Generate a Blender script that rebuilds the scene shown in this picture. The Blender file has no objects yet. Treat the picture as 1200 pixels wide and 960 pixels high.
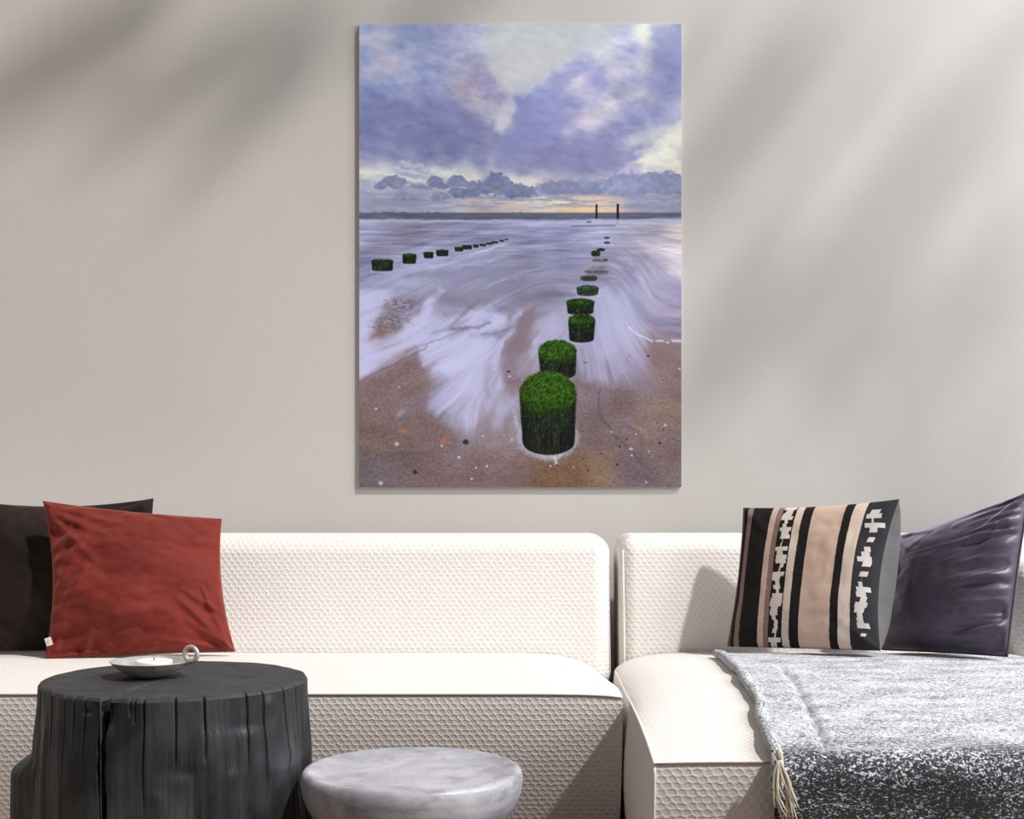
import bpy, bmesh, math, random
import numpy as np
from mathutils import Vector, Matrix
# ================================================================= camera, world, sun, fill lights, exposure
scn = bpy.context.scene
COL = scn.collection
CAM_Z, FPX, HORIZON = 0.93, 1600.0, 560.0          # lens: 1600 px focal length on a 1200 px wide frame
cd = bpy.data.cameras.new('camera'); cam = bpy.data.objects.new('camera', cd); COL.objects.link(cam)
cam.location = (0, 0, CAM_Z); cam.rotation_euler = (math.radians(90), 0, 0)
cd.sensor_width = 36; cd.lens = 36*FPX/1200; cd.shift_y = (HORIZON-480)/1200; cd.clip_start = .05
scn.camera = cam
world = bpy.data.worlds.new('world'); scn.world = world; world.use_nodes = True
bg = world.node_tree.nodes['Background']; bg.inputs[0].default_value = (1.0, .985, .965, 1); bg.inputs[1].default_value = .18
SUN_DIR = Vector((-.50, .37, -.78)).normalized()     # the way the light travels
sd = bpy.data.lights.new('sun', 'SUN'); sd.energy = 3.1; sd.angle = math.radians(2.2); sd.color = (1, .975, .95)
sun = bpy.data.objects.new('sun', sd); COL.objects.link(sun); sun.rotation_euler = SUN_DIR.to_track_quat('-Z', 'Y').to_euler()
def area(name, loc, aim, size, power, col):
    d = bpy.data.lights.new(name, 'AREA'); d.shape = 'RECTANGLE'; d.size, d.size_y = size; d.energy = power; d.color = col
    o = bpy.data.objects.new(name, d); COL.objects.link(o); o.location = loc
    o.rotation_euler = (Vector(aim)-Vector(loc)).to_track_quat('-Z', 'Y').to_euler(); return o
area('window_light', (3.9, 2.3, 2.9), (.2, 3.7, .7), (2.2, 2.2), 170, (.94, .97, 1.0))
area('lamp_light', (-3.2, 1.6, 2.4), (-.8, 4.2, 1.2), (1.0, 1.0), 10, (1, .80, .62))
vs = scn.view_settings; vs.view_transform = 'Standard'; vs.look = 'None'; vs.gamma = 1; vs.exposure = 0.0; vs.use_curve_mapping = False
# ---------------------------------------------------------------- printed seascape (numpy painting -> colour attribute)
PX0, PX1, PY0, PY1 = 421.0, 798.5, 28.0, 571.0
def paint_seascape(W, H):
    rs = np.random.RandomState(7)
    gx, gy = np.meshgrid(PX0 + (np.arange(W)+.5)/W*(PX1-PX0), PY0 + (np.arange(H)+.5)/H*(PY1-PY0))
    GX, GY = gx, gy
    tab = rs.rand(256, 256)
    def vn(x, y, o=0):
        xi = np.floor(x).astype(int); yi = np.floor(y).astype(int); fx = x-xi; fy = y-yi
        fx = fx*fx*(3-2*fx); fy = fy*fy*(3-2*fy)
        g = lambda a, b: tab[(a+o*37) & 255, (b+o*91) & 255]
        return (g(xi, yi)*(1-fx)+g(xi+1, yi)*fx)*(1-fy)+(g(xi, yi+1)*(1-fx)+g(xi+1, yi+1)*fx)*fy
    def fbm(x, y, o=0, n=5):
        s = 0; a = .5; t = 0
        for k in range(n):
            s = s+a*vn(x*2**k, y*2**k, o+k*3); t += a; a *= .55
        return s/t
    def ss(a, b, x):
        t = np.clip((x-a)/(b-a), 0, 1); return t*t*(3-2*t)
    def rbf(pts, x, y, p=3.2):
        num = np.zeros(x.shape+(3,)); den = np.zeros(x.shape)
        for (cx, cy, r, g, b) in pts:
            w = 1/(((x-cx)**2+(y-cy)**2+20)**(p/2)); den += w; num += w[..., None]*np.array([r, g, b], float)
        return num/den[..., None]
    def rbf_fast(pts, x, y):
        n = 3; xs = np.arange(PX0-24, PX1+24, n); ys = np.arange(PY0-24, PY1+24, n)
        lx, ly = np.meshgrid(xs, ys); c = rbf(pts, lx, ly)
        u = np.clip((x-xs[0])/n, 0, len(xs)-1.001); v = np.clip((y-ys[0])/n, 0, len(ys)-1.001)
        ui = u.astype(int); vi = v.astype(int); fu = (u-ui)[..., None]; fv = (v-vi)[..., None]
        return (c[vi, ui]*(1-fu)+c[vi, ui+1]*fu)*(1-fv)+(c[vi+1, ui]*(1-fu)+c[vi+1, ui+1]*fu)*fv
    def window(x0, x1, y0, y1):
        k = W/(PX1-PX0)
        a = max(0, int((y0-PY0)*k)); b = max(a+1, min(H, int((y1-PY0)*k)+1)); c = max(0, int((x0-PX0)*k)); d = max(c+1, min(W, int((x1-PX0)*k)+1))
        return np.s_[a:b, c:d]
    def stroke(img, pts, w, a, col, wob=0.0, ws=6.0, o=0, mod=None, fade=False, m=None):
        ax = [p[0] for p in pts]; ay = [p[1] for p in pts]; r = w*2.6+wob+1
        q = window(min(ax)-r, max(ax)+r, min(ay)-r, max(ay)+r); x, y = gx[q], gy[q]
        if wob: x, y = x+(fbm(x/ws, y/ws, o, 4)-.5)*wob, y+(fbm(gx[q]/ws, gy[q]/ws, o+4, 4)-.5)*wob
        d, t = poly_d(pts, x, y); al = a*np.exp(-(d/w)**2)
        if mod is not None: al = al*mod[q]
        if fade: al = al*np.clip(np.minimum(t, 1-t)*5+.2, 0, 1)
        img[q] = mix(img[q], col, np.clip(al, 0, 1)); return img
    def mix(img, col, a):
        return img*(1-a[..., None])+np.array(col, float)*a[..., None]
    def poly_d(pts, x, y):
        best = np.full(x.shape, 1e9); par = np.zeros(x.shape); n = len(pts)-1
        for i in range(n):
            (ax, ay), (bx, by) = pts[i][:2], pts[i+1][:2]
            dx, dy = bx-ax, by-ay; L = dx*dx+dy*dy+1e-9
            t = np.clip(((x-ax)*dx+(y-ay)*dy)/L, 0, 1)
            d = np.hypot(x-ax-t*dx, y-ay-t*dy); m = d < best
            best = np.where(m, d, best); par = np.where(m, (i+t)/n, par)
        return best, par
    # ---- sky
    SKY = [(428,38,175,190,225),(440,50,200,202,230),(453,72,200,198,230),(430,65,158,174,222),(470,60,172,182,226),(485,45,162,176,230),(500,80,158,170,222),
     (440,85,188,195,228),(480,85,178,186,224),(432,110,132,146,206),(460,110,148,160,214),(500,105,148,158,214),(430,145,118,132,188),(470,135,138,148,206),
     (510,150,116,126,178),(530,130,138,141,192),(530,35,180,185,234),(550,40,196,196,236),(560,60,185,190,226),(570,55,200,207,224),(560,85,163,160,200),
     (545,105,182,175,200),(562,122,184,175,202),(575,105,156,153,200),(580,75,180,182,210),(600,50,192,200,215),(605,85,200,204,216),(612,70,204,210,216),
     (590,105,178,178,208),(588,143,212,214,230),(583,150,190,190,215),(575,150,168,166,205),(560,155,122,126,180),(610,125,138,146,206),(608,160,138,146,202),(545,140,130,132,185),
     (620,70,206,211,214),(640,40,195,205,218),(650,60,206,213,221),(690,40,210,214,230),(700,60,217,222,236),(720,45,212,214,242),(753,36,244,246,240),(758,46,232,235,238),
     (735,35,195,198,234),(740,62,172,172,222),(775,50,160,168,212),(790,40,176,178,218),(775,70,140,150,205),(785,90,146,156,212),(795,75,163,174,230),(757,78,210,213,216),
     (640,95,188,188,230),(676,98,228,222,240),(660,85,200,198,232),(690,72,183,186,230),(700,95,156,158,220),(670,120,173,176,226),(720,85,207,207,230),(730,110,170,168,205),
     (745,95,162,165,210),(755,110,192,192,216),(715,128,208,203,222),(690,140,208,203,224),(660,145,190,185,224),(630,120,162,169,226),(615,118,136,148,208),(620,155,136,146,206),
     (640,160,152,156,212),(745,145,146,148,205),(770,135,152,157,210),(790,140,180,180,225),(796,152,236,238,232),(765,160,204,209,224),(720,158,146,146,200),(680,160,146,146,198),
     (430,170,132,139,195),(430,190,163,166,208),(432,201,222,225,226),(455,205,205,208,222),(460,175,148,153,200),(480,195,175,178,212),(500,180,126,134,184),(530,170,121,126,178),(515,193,206,210,224),
     (530,205,218,220,226),(550,210,226,226,226),(560,188,136,141,190),(590,165,166,166,206),(580,180,182,182,214),(600,175,137,142,195),(600,192,157,162,205),(610,200,148,153,200),
     (600,212,220,220,224),(440,212,190,195,216),(425,220,173,180,216),(430,235,148,153,185),(470,235,138,146,180),(510,235,160,165,196),(470,245,166,164,188),(560,243,192,182,190),
     (600,245,205,188,186),(640,180,148,148,200),(680,190,136,136,184),(700,172,146,141,190),(620,200,148,153,200),(605,213,240,236,230),(622,212,228,222,226),(740,172,208,208,222),
     (760,180,240,243,228),(780,175,243,245,228),(790,165,238,241,232),(795,180,202,202,224),(770,195,217,214,232),(790,193,238,240,222),(797,206,240,243,225),(740,190,180,178,214),
     (720,188,153,148,195),(640,240,222,212,208),(660,246,226,200,186),(690,244,232,205,180),(700,247,226,196,178),(715,246,205,186,182),(750,242,160,158,190),(790,240,155,158,190),(770,232,160,162,196)]
    wx = gx+(fbm(gx/22, gy/18, 1)-.5)*26; wy = gy+(fbm(gx/22, gy/18, 5)-.5)*16*ss(250, 200, gy)
    wx2 = gx+(fbm(gx/9, gy/6, 2)-.5)*16; wy2 = gy+(fbm(gx/14, gy/6, 6)-.5)*7*ss(252, 238, gy)
    sky = .5*rbf_fast(SKY, wx, wy)+.5*rbf_fast(SKY, wx2, wy2)
    t1 = fbm((gx+gy*.5)/26, (gy-gx*.25)/12, 9, 6)-.5; t2 = fbm(gx/9, gy/5, 12, 4)-.5
    sky += (t1*20+t2*14)[..., None]*np.array([1, 1, .75])
    def cloudmass(img, discs, col, a, soft=.5, amp=14, o=200):
        nx = gx+(fbm(gx/16, gy/11, o, 5)-.5)*amp*2; ny = gy+(fbm(gx/16, gy/11, o+5, 5)-.5)*amp*1.6
        f = np.full(gx.shape, -1e9)
        for (cx, cy, rx, ry, rot) in discs:
            c, sn_ = math.cos(rot), math.sin(rot); X, Y = (nx-cx)*c+(ny-cy)*sn_, (ny-cy)*c-(nx-cx)*sn_
            f = np.maximum(f, 1-np.hypot(X/rx, Y/ry))
        return mix(img, col, ss(0, soft, f)*a*(.75+.5*(fbm(gx/12, gy/6, o+9, 4)-.5)*2*.6))
    sky = cloudmass(sky, [(450,140,70,38,.2),(520,168,80,24,.12),(565,158,45,22,.3),(500,185,60,14,.05)], (120,125,176), .6, .6, 14, 200)
    sky = cloudmass(sky, [(640,140,60,34,-.6),(620,165,50,26,0),(670,182,90,17,-.05),(720,186,60,14,-.2)], (128,131,186), .6, .45, 12, 215)
    sky = cloudmass(sky, [(772,90,30,50,.25),(750,128,45,20,-.5),(725,150,50,12,-.45)], (142,148,200), .5, .5, 12, 230)
    sky = cloudmass(sky, [(690,98,34,12,-.5),(705,85,14,10,0)], (168,168,222), .5, .6, 8, 245)
    sky = cloudmass(sky, [(568,92,26,14,.6),(582,112,26,14,.7)], (160,157,198), .6, .6, 9, 250)
    sky = cloudmass(sky, [(610,72,34,50,.5),(635,90,16,22,.5),(650,55,30,30,0)], (204,208,214), .7, .6, 9, 260)
    sky = cloudmass(sky, [(590,140,10,16,.4),(600,124,10,14,.3),(562,116,24,9,.8),(575,130,16,8,.8)], (216,214,226), .5, 1.0, 14, 270)
    sky = cloudmass(sky, [(676,98,12,7,0),(690,140,20,12,-.4),(712,126,16,5,-.5)], (222,214,234), .6, .8, 7, 275)
    sky = cloudmass(sky, [(775,180,36,18,-.5),(793,160,14,18,0),(755,188,30,6,-.2)], (243,244,230), .85, .8, 8, 280)
    sky = cloudmass(sky, [(755,38,11,12,.3)], (248,250,243), .9, .8, 5, 285)
    sky = cloudmass(sky, [(758,80,8,14,.2),(748,111,20,9,-.5)], (210,212,220), .45, 1.0, 10, 287)
    sky = cloudmass(sky, [(436,202,26,5,.05),(470,208,34,4,.12),(545,209,42,7,.12),(604,212,22,5,0)], (228,229,228), .9, .9, 5, 290)
    wsp = fbm((gx*.9+gy*.35)/13, (gy-gx*.3)/6.5, 300, 6)-.5; rdg = np.abs(fbm(gx/19, gy/13, 310, 6)-.5)
    sky += (wsp*26-(.10-rdg)*40*(rdg < .10))[..., None]*np.array([1, 1, .8])*ss(250, 215, gy)[..., None]
    sky = (sky-np.array([172, 172, 206]))*1.10+np.array([173, 173, 205])
    def blob(img, pts, col, a, edge, amp=8, ws=12, o=400, mod=None):
        xs_ = [q_[0] for q_ in pts]; ys_ = [q_[1] for q_ in pts]; r = edge*2+amp
        q = window(min(xs_)-r, max(xs_)+r, min(ys_)-r, max(ys_)+r)
        x = gx[q]+(fbm(gx[q]/ws, gy[q]/ws, o, 5)-.5)*amp*2; y = gy[q]+(fbm(gx[q]/ws, gy[q]/ws, o+6, 5)-.5)*amp*2
        ring = list(pts)+[pts[0]]; d, _ = poly_d(ring, x, y); ins = np.zeros(x.shape, bool)
        for (ax, ay), (bx, by) in zip(ring[:-1], ring[1:]):
            if ay != by: ins ^= ((ay > y) != (by > y)) & (x < (bx-ax)*(y-ay)/(by-ay)+ax)
        al = a*ss(-edge, edge, np.where(ins, d, -d))
        if mod is not None: al = al*mod[q]
        img[q] = mix(img[q], col, np.clip(al, 0, 1)); return img
    for pts, col, a, e, am in [
        ([(415,108),(450,116),(500,112),(540,122),(566,136),(580,160),(575,186),(540,194),(500,189),(450,177),(415,172)], (124,131,184), .45, 14, 14),
        ([(560,150),(585,162),(620,156),(680,166),(740,166),(772,172),(742,189),(700,202),(640,207),(590,197),(560,182)], (134,137,186), .5, 9, 10),
        ([(765,35),(802,30),(802,112),(780,122),(766,126),(758,100),(760,70)], (148,157,208), .5, 10, 10),
        ([(606,113),(622,111),(640,92),(660,78),(682,68),(692,80),(668,95),(652,115),(662,140),(645,166),(600,186),(576,176),(592,156),(602,135)], (142,150,207), .6, 6, 8),
        ([(566,20),(600,20),(738,20),(716,45),(690,56),(668,68),(645,82),(627,98),(613,112),(602,112),(592,98),(577,90),(569,75),(573,50)], (203,208,214), .72, 6, 9),
        ([(592,118),(601,114),(604,124),(599,138),(590,154),(581,152),(586,138)], (214,214,228), .6, 4, 6)]:
        sky = blob(sky, pts, col, a, e, am, 14)
    sky += (t2*12+wsp*14)[..., None]
    # wispy bright streak bands low left
    for pts, w, a in [([(421,200),(450,203),(480,210),(505,213)],2.2,.7),([(421,207),(445,210),(480,216)],1.6,.5),([(470,190),(500,197),(530,206)],2.5,.5),([(455,196),(485,202),(510,209)],1.4,.45),
                      ([(760,186),(780,181),(798,172)],2,.5),([(745,180),(770,172),(798,160)],2.5,.45),([(770,200),(798,196)],2,.4)]:
        d, _ = poly_d(pts, gx, gy+(fbm(gx/6, gy/4, 15)-.5)*8)
        sky = mix(sky, (238, 240, 236), a*np.exp(-(d/w)**2))
    # low stratus
    st = fbm(gx/30, gy/2.6, 20, 4)
    band = ss(224, 230, gy)*ss(252, 238, gy)
    sky = mix(sky, (136, 146, 180), band*ss(.42, .62, st)*.75)
    sky = mix(sky, (196, 196, 212), band*ss(.40, .25, st)*.45)
    glow = np.exp(-((gx-688)/40)**2-((gy-246)/2.6)**2)
    gl = ss(.35, .65, fbm(gx/14, gy/2.2, 23, 4)+glow*.25)
    sky = mix(sky, (255, 214, 150), np.clip(glow*gl*.9, 0, .8))
    glow2 = np.exp(-((gx-645)/38)**2-((gy-237.5)/3)**2)*ss(.45, .6, fbm(gx/7, gy/2.4, 26, 4))
    sky = mix(sky, (252, 236, 205), np.clip(glow2, 0, .85))
    # cumulus heads: unions of soft discs with a noisy rim, pale on top
    def cumulus(img, discs, base, body, lit, amp=5.0, o=30):
        nx = gx+(fbm(gx/5, gy/5, o, 4)-.5)*amp*2.2; ny = gy+(fbm(gx/5, gy/5, o+5, 4)-.5)*amp*2.2
        f = np.full(gx.shape, -1e9)
        for (cx, cy, rx, ry) in discs: f = np.maximum(f, 1-np.hypot((nx-cx)/rx, (ny-cy)/ry))
        a = ss(0, .16, f)*ss(base+1.6, base-1.6, gy+(fbm(gx/9, gy/9, o+9)-.5)*5)
        puff = fbm(gx/5.5, gy/4.5, o+12, 5)
        up = ss(.34, 0, f)
        c = np.array(body, float)+((puff-.5)*46)[..., None]+(np.array(lit, float)-np.array(body, float))*(up*.75*ss(.3, .6, puff))[..., None]
        c -= (ss(base-8, base, gy)*10)[..., None]
        return img*(1-a[..., None])+c*a[..., None]
    sky = cumulus(sky, [(690,220,40,13),(735,215,26,15),(775,216,34,16),(655,222,30,10),(800,222,20,12),(720,222,60,12)], 229, (146,152,192), (205,205,228), 5, 30)
    sky = cumulus(sky, [(655,221,30,10),(690,222,28,8)], 227, (134,142,180), (190,194,218), 4, 60)
    sky = cumulus(sky, [(582,213,15,12),(566,220,20,10),(600,223,26,10),(545,226,22,8),(618,225,14,9)], 233, (118,128,168), (178,184,212), 4.5, 40)
    sky = cumulus(sky, [(460,214,17,9),(448,217,10,6)], 223, (126,134,172), (188,192,216), 4, 45)
    sky = cumulus(sky, [(511,214,12,8),(520,218,10,5)], 223, (120,130,168), (184,190,214), 3.5, 50)
    sky = cumulus(sky, [(536,213,12,8),(548,217,10,5)], 223, (124,134,172), (190,194,216), 3.5, 55)
    sky = cumulus(sky, [(488,218,9,4),(498,220,9,4)], 223, (140,146,182), (200,202,220), 3, 57)
    sky = cumulus(sky, [(515,231,16,5),(480,236,24,5)], 236, (138,146,180), (172,178,204), 3, 59)
    # ---- sea, foam and sand
    SEA = [(425,266,182,186,224),(430,275,170,172,208),(480,275,150,148,174),(540,270,160,160,192),(440,287,148,146,174),(600,265,168,170,208),(640,268,182,184,222),(700,264,190,192,228),(650,285,163,166,205),
     (760,270,186,181,202),(797,275,224,215,214),(780,290,203,195,214),(770,320,184,178,206),(797,312,224,214,230),(790,340,180,176,208),(790,370,168,160,190),(740,360,176,176,212),(797,292,222,212,215),
     (430,300,146,148,182),(430,325,146,152,194),(500,310,176,180,218),(560,300,158,160,195),(620,300,146,146,178),(660,300,153,153,188),(640,320,163,163,198),(700,320,160,156,186),
     (430,355,202,202,238),(470,335,174,178,216),(540,335,163,163,195),(600,340,148,148,178),(640,345,148,143,170),(580,360,146,145,174),(740,320,166,162,196),
     (455,372,142,132,146),(478,355,150,146,166),(446,392,140,114,114),(464,384,142,130,138),(426,385,200,200,236),(425,415,206,204,242),(428,432,208,206,242),(480,385,186,186,228),(520,370,163,163,200),(500,400,180,180,220),
     (440,450,134,114,114),(475,425,140,120,122),(430,500,128,110,110),(470,520,122,107,109),(430,555,116,106,115),(500,545,128,110,113),(560,550,134,114,117),(610,405,150,130,140),
     (622,385,150,134,146),(600,445,150,130,140),(490,440,146,128,134),(530,425,197,197,236),(550,405,202,202,238),(560,450,186,186,222),(545,485,168,162,188),(520,470,172,170,200),(580,380,186,186,222),(570,500,150,134,144),
     (500,500,130,113,116),(640,382,184,181,214),(632,402,180,178,210),(720,380,196,196,232),(710,410,184,182,216),(742,430,164,154,178),(700,432,160,154,176),(690,350,176,176,208),(705,360,190,190,224),
     (775,415,150,128,132),(790,450,150,130,135),(730,470,134,116,120),(700,500,130,113,118),(760,500,146,126,124),(790,520,134,117,119),(740,550,123,108,116),(700,555,142,120,102),(640,562,128,102,84),(672,552,128,104,86),
     (605,562,128,108,110),(690,460,140,125,135),(660,520,138,122,124),(595,500,150,136,144),(585,470,172,168,192),(780,480,152,131,126)]
    DIR = [(430,265,0),(600,265,0),(790,265,0),(430,290,-4),(520,290,-10),(620,285,-10),(700,290,-12),(780,285,10),(430,320,-14),(500,310,-18),(560,305,-20),(640,310,-14),(430,350,-20),(490,345,-30),
     (560,340,-28),(620,335,-16),(440,400,-28),(500,390,-30),(560,375,-38),(600,370,-20),(520,430,-25),(545,420,-35),(560,450,-55),(530,470,-40),(545,500,88),(570,490,100),(590,470,120),(600,400,-60),
     (640,390,-40),(630,380,-60),(700,330,-10),(740,310,50),(760,330,70),(730,360,62),(720,400,70),(780,340,30),(790,370,10),(700,380,80),(690,420,85),(740,300,30),(770,300,30),(740,440,60),
     (760,480,35),(790,520,20),(700,480,95),(720,520,70),(640,340,0),(660,330,0)]
    cs = np.zeros(gx.shape); sn = np.zeros(gx.shape)
    for (cx, cy, ang) in DIR:
        w = 1/(((gx-cx)**2+(gy-cy)**2+60)**1.6); a = math.radians(ang*2); cs += w*np.cos(a); sn += w*np.sin(a)
    th = .5*np.arctan2(sn, cs)+(fbm(gx/30, gy/24, 71)-.5)*.5
    vx, vy = np.cos(th), np.sin(th)
    def lic(noise, steps, h):
        k = W/(PX1-PX0); acc = noise.copy()
        for sgn in (1, -1):
            x = np.arange(W)[None, :].repeat(H, 0).astype(float); y = np.arange(H)[:, None].repeat(W, 1).astype(float)
            px, py = vx*sgn, vy*sgn
            for s in range(steps):
                x += px*h*k; y += py*h*k
                xi = np.clip(np.round(x).astype(int), 0, W-1); yi = np.clip(np.round(y).astype(int), 0, H-1)
                nx, ny = vx[yi, xi], vy[yi, xi]; f = np.where(nx*px+ny*py < 0, -1, 1); px, py = nx*f, ny*f
                acc += noise[yi, xi]
        acc = acc/(2*steps+1); acc = acc-acc.mean(); return acc/(acc.std()+1e-9)
    L1 = lic(fbm(gx/1.6, gy/1.6, 80, 2), 26, 1.0)
    L2 = lic(fbm(gx/5, gy/5, 84, 2), 30, 1.3)
    jx = gx+L2*5*np.abs(vx)+(fbm(gx/12, gy/10, 75)-.5)*12; jy = gy+(fbm(gx/12, gy/9, 77)-.5)*10
    sea = .55*rbf_fast(SEA, jx, jy)+.45*rbf_fast(SEA, gx, gy)
    lum = sea.mean(-1); isw = ss(122, 165, sea[..., 2]-.25*(sea[..., 0]-sea[..., 2])*2)  # watery = bluish
    wat = np.clip(ss(128, 175, sea[..., 2]), 0, 1)*ss(258, 268, gy)
    sea += ((L1*4.2+L2*5)*wat)[..., None]*np.array([1, 1, .95])
    foam = (205, 206, 242)
    STROKES = [  # points, half width, opacity
     ([(421,437),(455,420),(490,402),(530,386),(570,362),(600,345)], 11, .55), ([(421,418),(460,402),(500,385),(540,360)], 12, .45), ([(421,345),(450,338),(480,335),(505,330)], 7, .4),
     ([(421,352),(440,347),(460,345)], 8, .5), ([(421,378),(440,366),(455,362)], 6, .55), ([(421,395),(436,380)], 8, .6), ([(500,345),(503,360),(492,378),(470,392)], 5.5, .6), ([(521,338),(508,352),(500,365)], 2.5, .5),
     ([(545,378),(570,367),(585,370),(590,378),(570,385),(550,388)], 5, .6), ([(610,364),(604,372),(603,388),(592,396)], 4, .55), ([(592,396),(585,410),(582,425)], 3, .5),
     ([(535,395),(560,390),(585,385)], 5, .45), ([(510,430),(535,415),(560,402),(582,396)], 15, .62), ([(505,440),(520,428),(550,420)], 10, .4), ([(560,415),(555,440),(530,465)], 10, .5),
     ([(515,478),(540,462),(565,440),(580,418)], 9, .5), ([(545,500),(548,475),(560,450)], 6, .4), ([(580,415),(585,440),(588,458)], 6, .45), ([(578,505),(590,478),(604,466)], 7, .35), ([(556,505),(556,480),(560,460)], 4, .3),
     ([(520,318),(570,305),(600,298)], 2, .45), ([(490,318),(530,308),(560,300)], 1.6, .4), ([(455,326),(490,316),(520,309)], 1.6, .4), ([(530,304),(545,300),(570,293),(600,284)], 1.6, .7),
     ([(421,311),(450,306),(480,297)], 1.6, .3), ([(421,328),(460,318),(500,310)], 2.2, .4), ([(560,340),(590,328),(620,322),(650,316)], 2, .35), ([(600,322),(640,312),(670,308)], 1.5, .35),
     ([(640,362),(630,380),(626,398),(640,405)], 7, .35), ([(650,365),(645,385),(655,398)], 10, .3), ([(618,410),(640,415),(650,410)], 6, .25),
     ([(690,345),(710,352),(722,375),(735,400),(745,425)], 13, .42), ([(700,335),(718,350),(735,372),(742,395)], 8, .35), ([(700,370),(706,395),(712,420)], 9, .4), ([(705,330),(730,345),(738,365)], 4, .3),
     ([(735,362),(745,378),(760,392),(775,400)], 1.2, .0), ([(770,345),(785,350),(798,352)], 8, .2), ([(700,305),(730,312),(755,330),(765,355)], 1.6, .35), ([(720,300),(748,312),(770,335)], 1.4, .3),
     ([(700,310),(725,322),(738,345)], 1.5, .3), ([(421,452),(440,442),(470,425)], 2, .0), ([(465,487),(474,480)], 3.5, .4), ([(660,286),(690,276),(715,268)], 1.5, .3)]
    cv = lambda L: [(410+x/3, 290+y/3) for x, y in L]
    stb = np.clip(.9+.12*L1+.16*L2, 0, 1.3)
    for pts, col, a, e, am in [
        (cv([(30,75),(760,15),(810,90),(600,135),(350,145),(30,150)]), (156,156,186), .30, 8, 5),
        (cv([(330,150),(560,130),(625,200),(540,228),(450,215),(400,265),(330,290),(285,270)]), (150,148,172), .6, 5, 5),
        (cv([(560,240),(640,215),(700,228),(645,290),(640,350),(605,425),(560,440),(545,350)]), (150,132,142), .75, 4, 5),
        (cv([(30,478),(130,408),(240,355),(240,400),(285,480),(270,565),(320,610),(385,660),(385,720),(30,720)]), (134,114,116), .7, 3, 4),
        (cv([(30,450),(30,330),(110,320),(200,285),(290,245),(400,215),(470,220),(420,270),(330,300),(240,340),(130,392)]), (203,203,240), .72, 4, 5),
        (cv([(30,160),(150,140),(120,200),(90,260),(60,320),(30,330)]), (204,204,240), .7, 5, 5),
        (cv([(320,140),(335,150),(285,205),(275,250),(210,280),(190,270),(250,235),(262,190)]), (204,204,240), .7, 2.5, 3),
        (cv([(245,385),(265,345),(330,315),(440,318),(520,322),(500,380),(450,420),(380,440),(300,430),(255,420)]), (206,206,242), .78, 4, 5),
        (cv([(390,270),(440,240),(510,228),(545,245),(535,270),(470,285),(410,288)]), (204,204,242), .75, 3, 3),
        (cv([(605,215),(610,235),(580,265),(582,300),(540,330),(515,430),(490,440),(510,340),(560,295),(558,260)]), (200,200,236), .75, 2.5, 3),
        (cv([(275,565),(330,490),(420,420),(500,400),(540,470),(500,520),(460,600),(440,640),(410,655),(380,620),(320,585)]), (190,188,222), .62, 9, 8),
        (cv([(590,510),(600,540),(545,590),(510,640),(490,620),(520,560)]), (176,172,202), .5, 8, 6),
        (cv([(420,300),(545,288),(560,312),(500,318),(430,318)]), (126,120,136), .5, 3, 3),
        (cv([(650,300),(655,250),(700,200),(770,185),(770,300),(700,330)]), (186,184,216), .5, 6, 5),
        (cv([(580,380),(680,360),(670,430),(610,470),(570,440)]), (182,178,206), .40, 8, 6),
        (cv([(870,150),(960,180),(1040,260),(1035,400),(950,470),(830,475),(800,380),(865,320)]), (190,188,222), .55, 10, 8)]:
        sea = blob(sea, pts, col, a, e, am, 9, 420, stb)
    st1 = np.clip(.86+.13*L1+.13*L2, 0, 1.25)
    for pts, w, a in STROKES:
        if a <= 0: continue
        sea = stroke(sea, pts, w, a, foam, 7, 8, 90, st1, True)
    for pts, w, a in [([(505,345),(530,352),(552,356),(585,350)],6,.5),([(515,372),(540,366),(565,352)],4,.5),([(600,350),(625,348),(648,344)],7,.5),([(470,322),(500,320),(530,322)],4,.35),([(600,305),(640,296),(670,290)],4,.3),
                      ([(500,392),(530,385),(552,372)],3,.4),([(605,372),(608,395),(600,420),(596,450)],8,.55),([(612,380),(630,372),(645,362)],4,.4),([(575,425),(570,450),(572,470)],4,.35),([(690,300),(720,306),(745,320)],5,.3),([(690,318),(712,330),(725,345)],5,.35),([(745,350),(760,375),(775,385)],8,.25),([(440,340),(460,336),(490,340)],3,.3)]:
        sea = stroke(sea, pts, w, a, (138, 132, 152), 8, 8, 95, st1, True)
    # wet pebbly patch in the wash
    pa = np.maximum(np.exp(-((gx-470)/22)**2-((gy-357)/7)**2), np.exp(-((gx-458-(gy-378)*-.8)/20)**2-((gy-378)/10)**2))*.9
    sp = fbm(gx/3.2, gy/1.7, 97, 3)
    sea = mix(sea, (104, 94, 106), pa*ss(.52, .66, sp)*.8); sea = mix(sea, (196, 190, 205), pa*ss(.42, .3, sp)*.6)
    # dark swirl hollows
    for pts, w, a in [([(530,386),(560,384),(575,378)],2,.5),([(566,392),(590,388),(602,382)],1.6,.35),([(552,360),(540,372),(526,384)],2.2,.35),([(476,412),(520,396),(545,385)],1.4,.35),([(581,360),(600,365),(612,374)],2.5,.2)]:
        d, _ = poly_d(pts, gx+(fbm(gx/5, gy/5, 61)-.5)*5, gy+(fbm(gx/5, gy/5, 64)-.5)*5); sea = mix(sea, (112, 106, 122), a*np.exp(-(d/w)**2))
    # sea strip under the horizon, breaker line
    strip = ss(249.2, 250.4, gy)*ss(259, 256, gy+(fbm(gx/24, gy/24, 66)-.5)*4)
    sea = mix(sea, (104, 109, 126), strip*.9); sea += ((fbm(gx/16, gy/1.3, 67, 3)-.5)*40*strip)[..., None]
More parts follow.
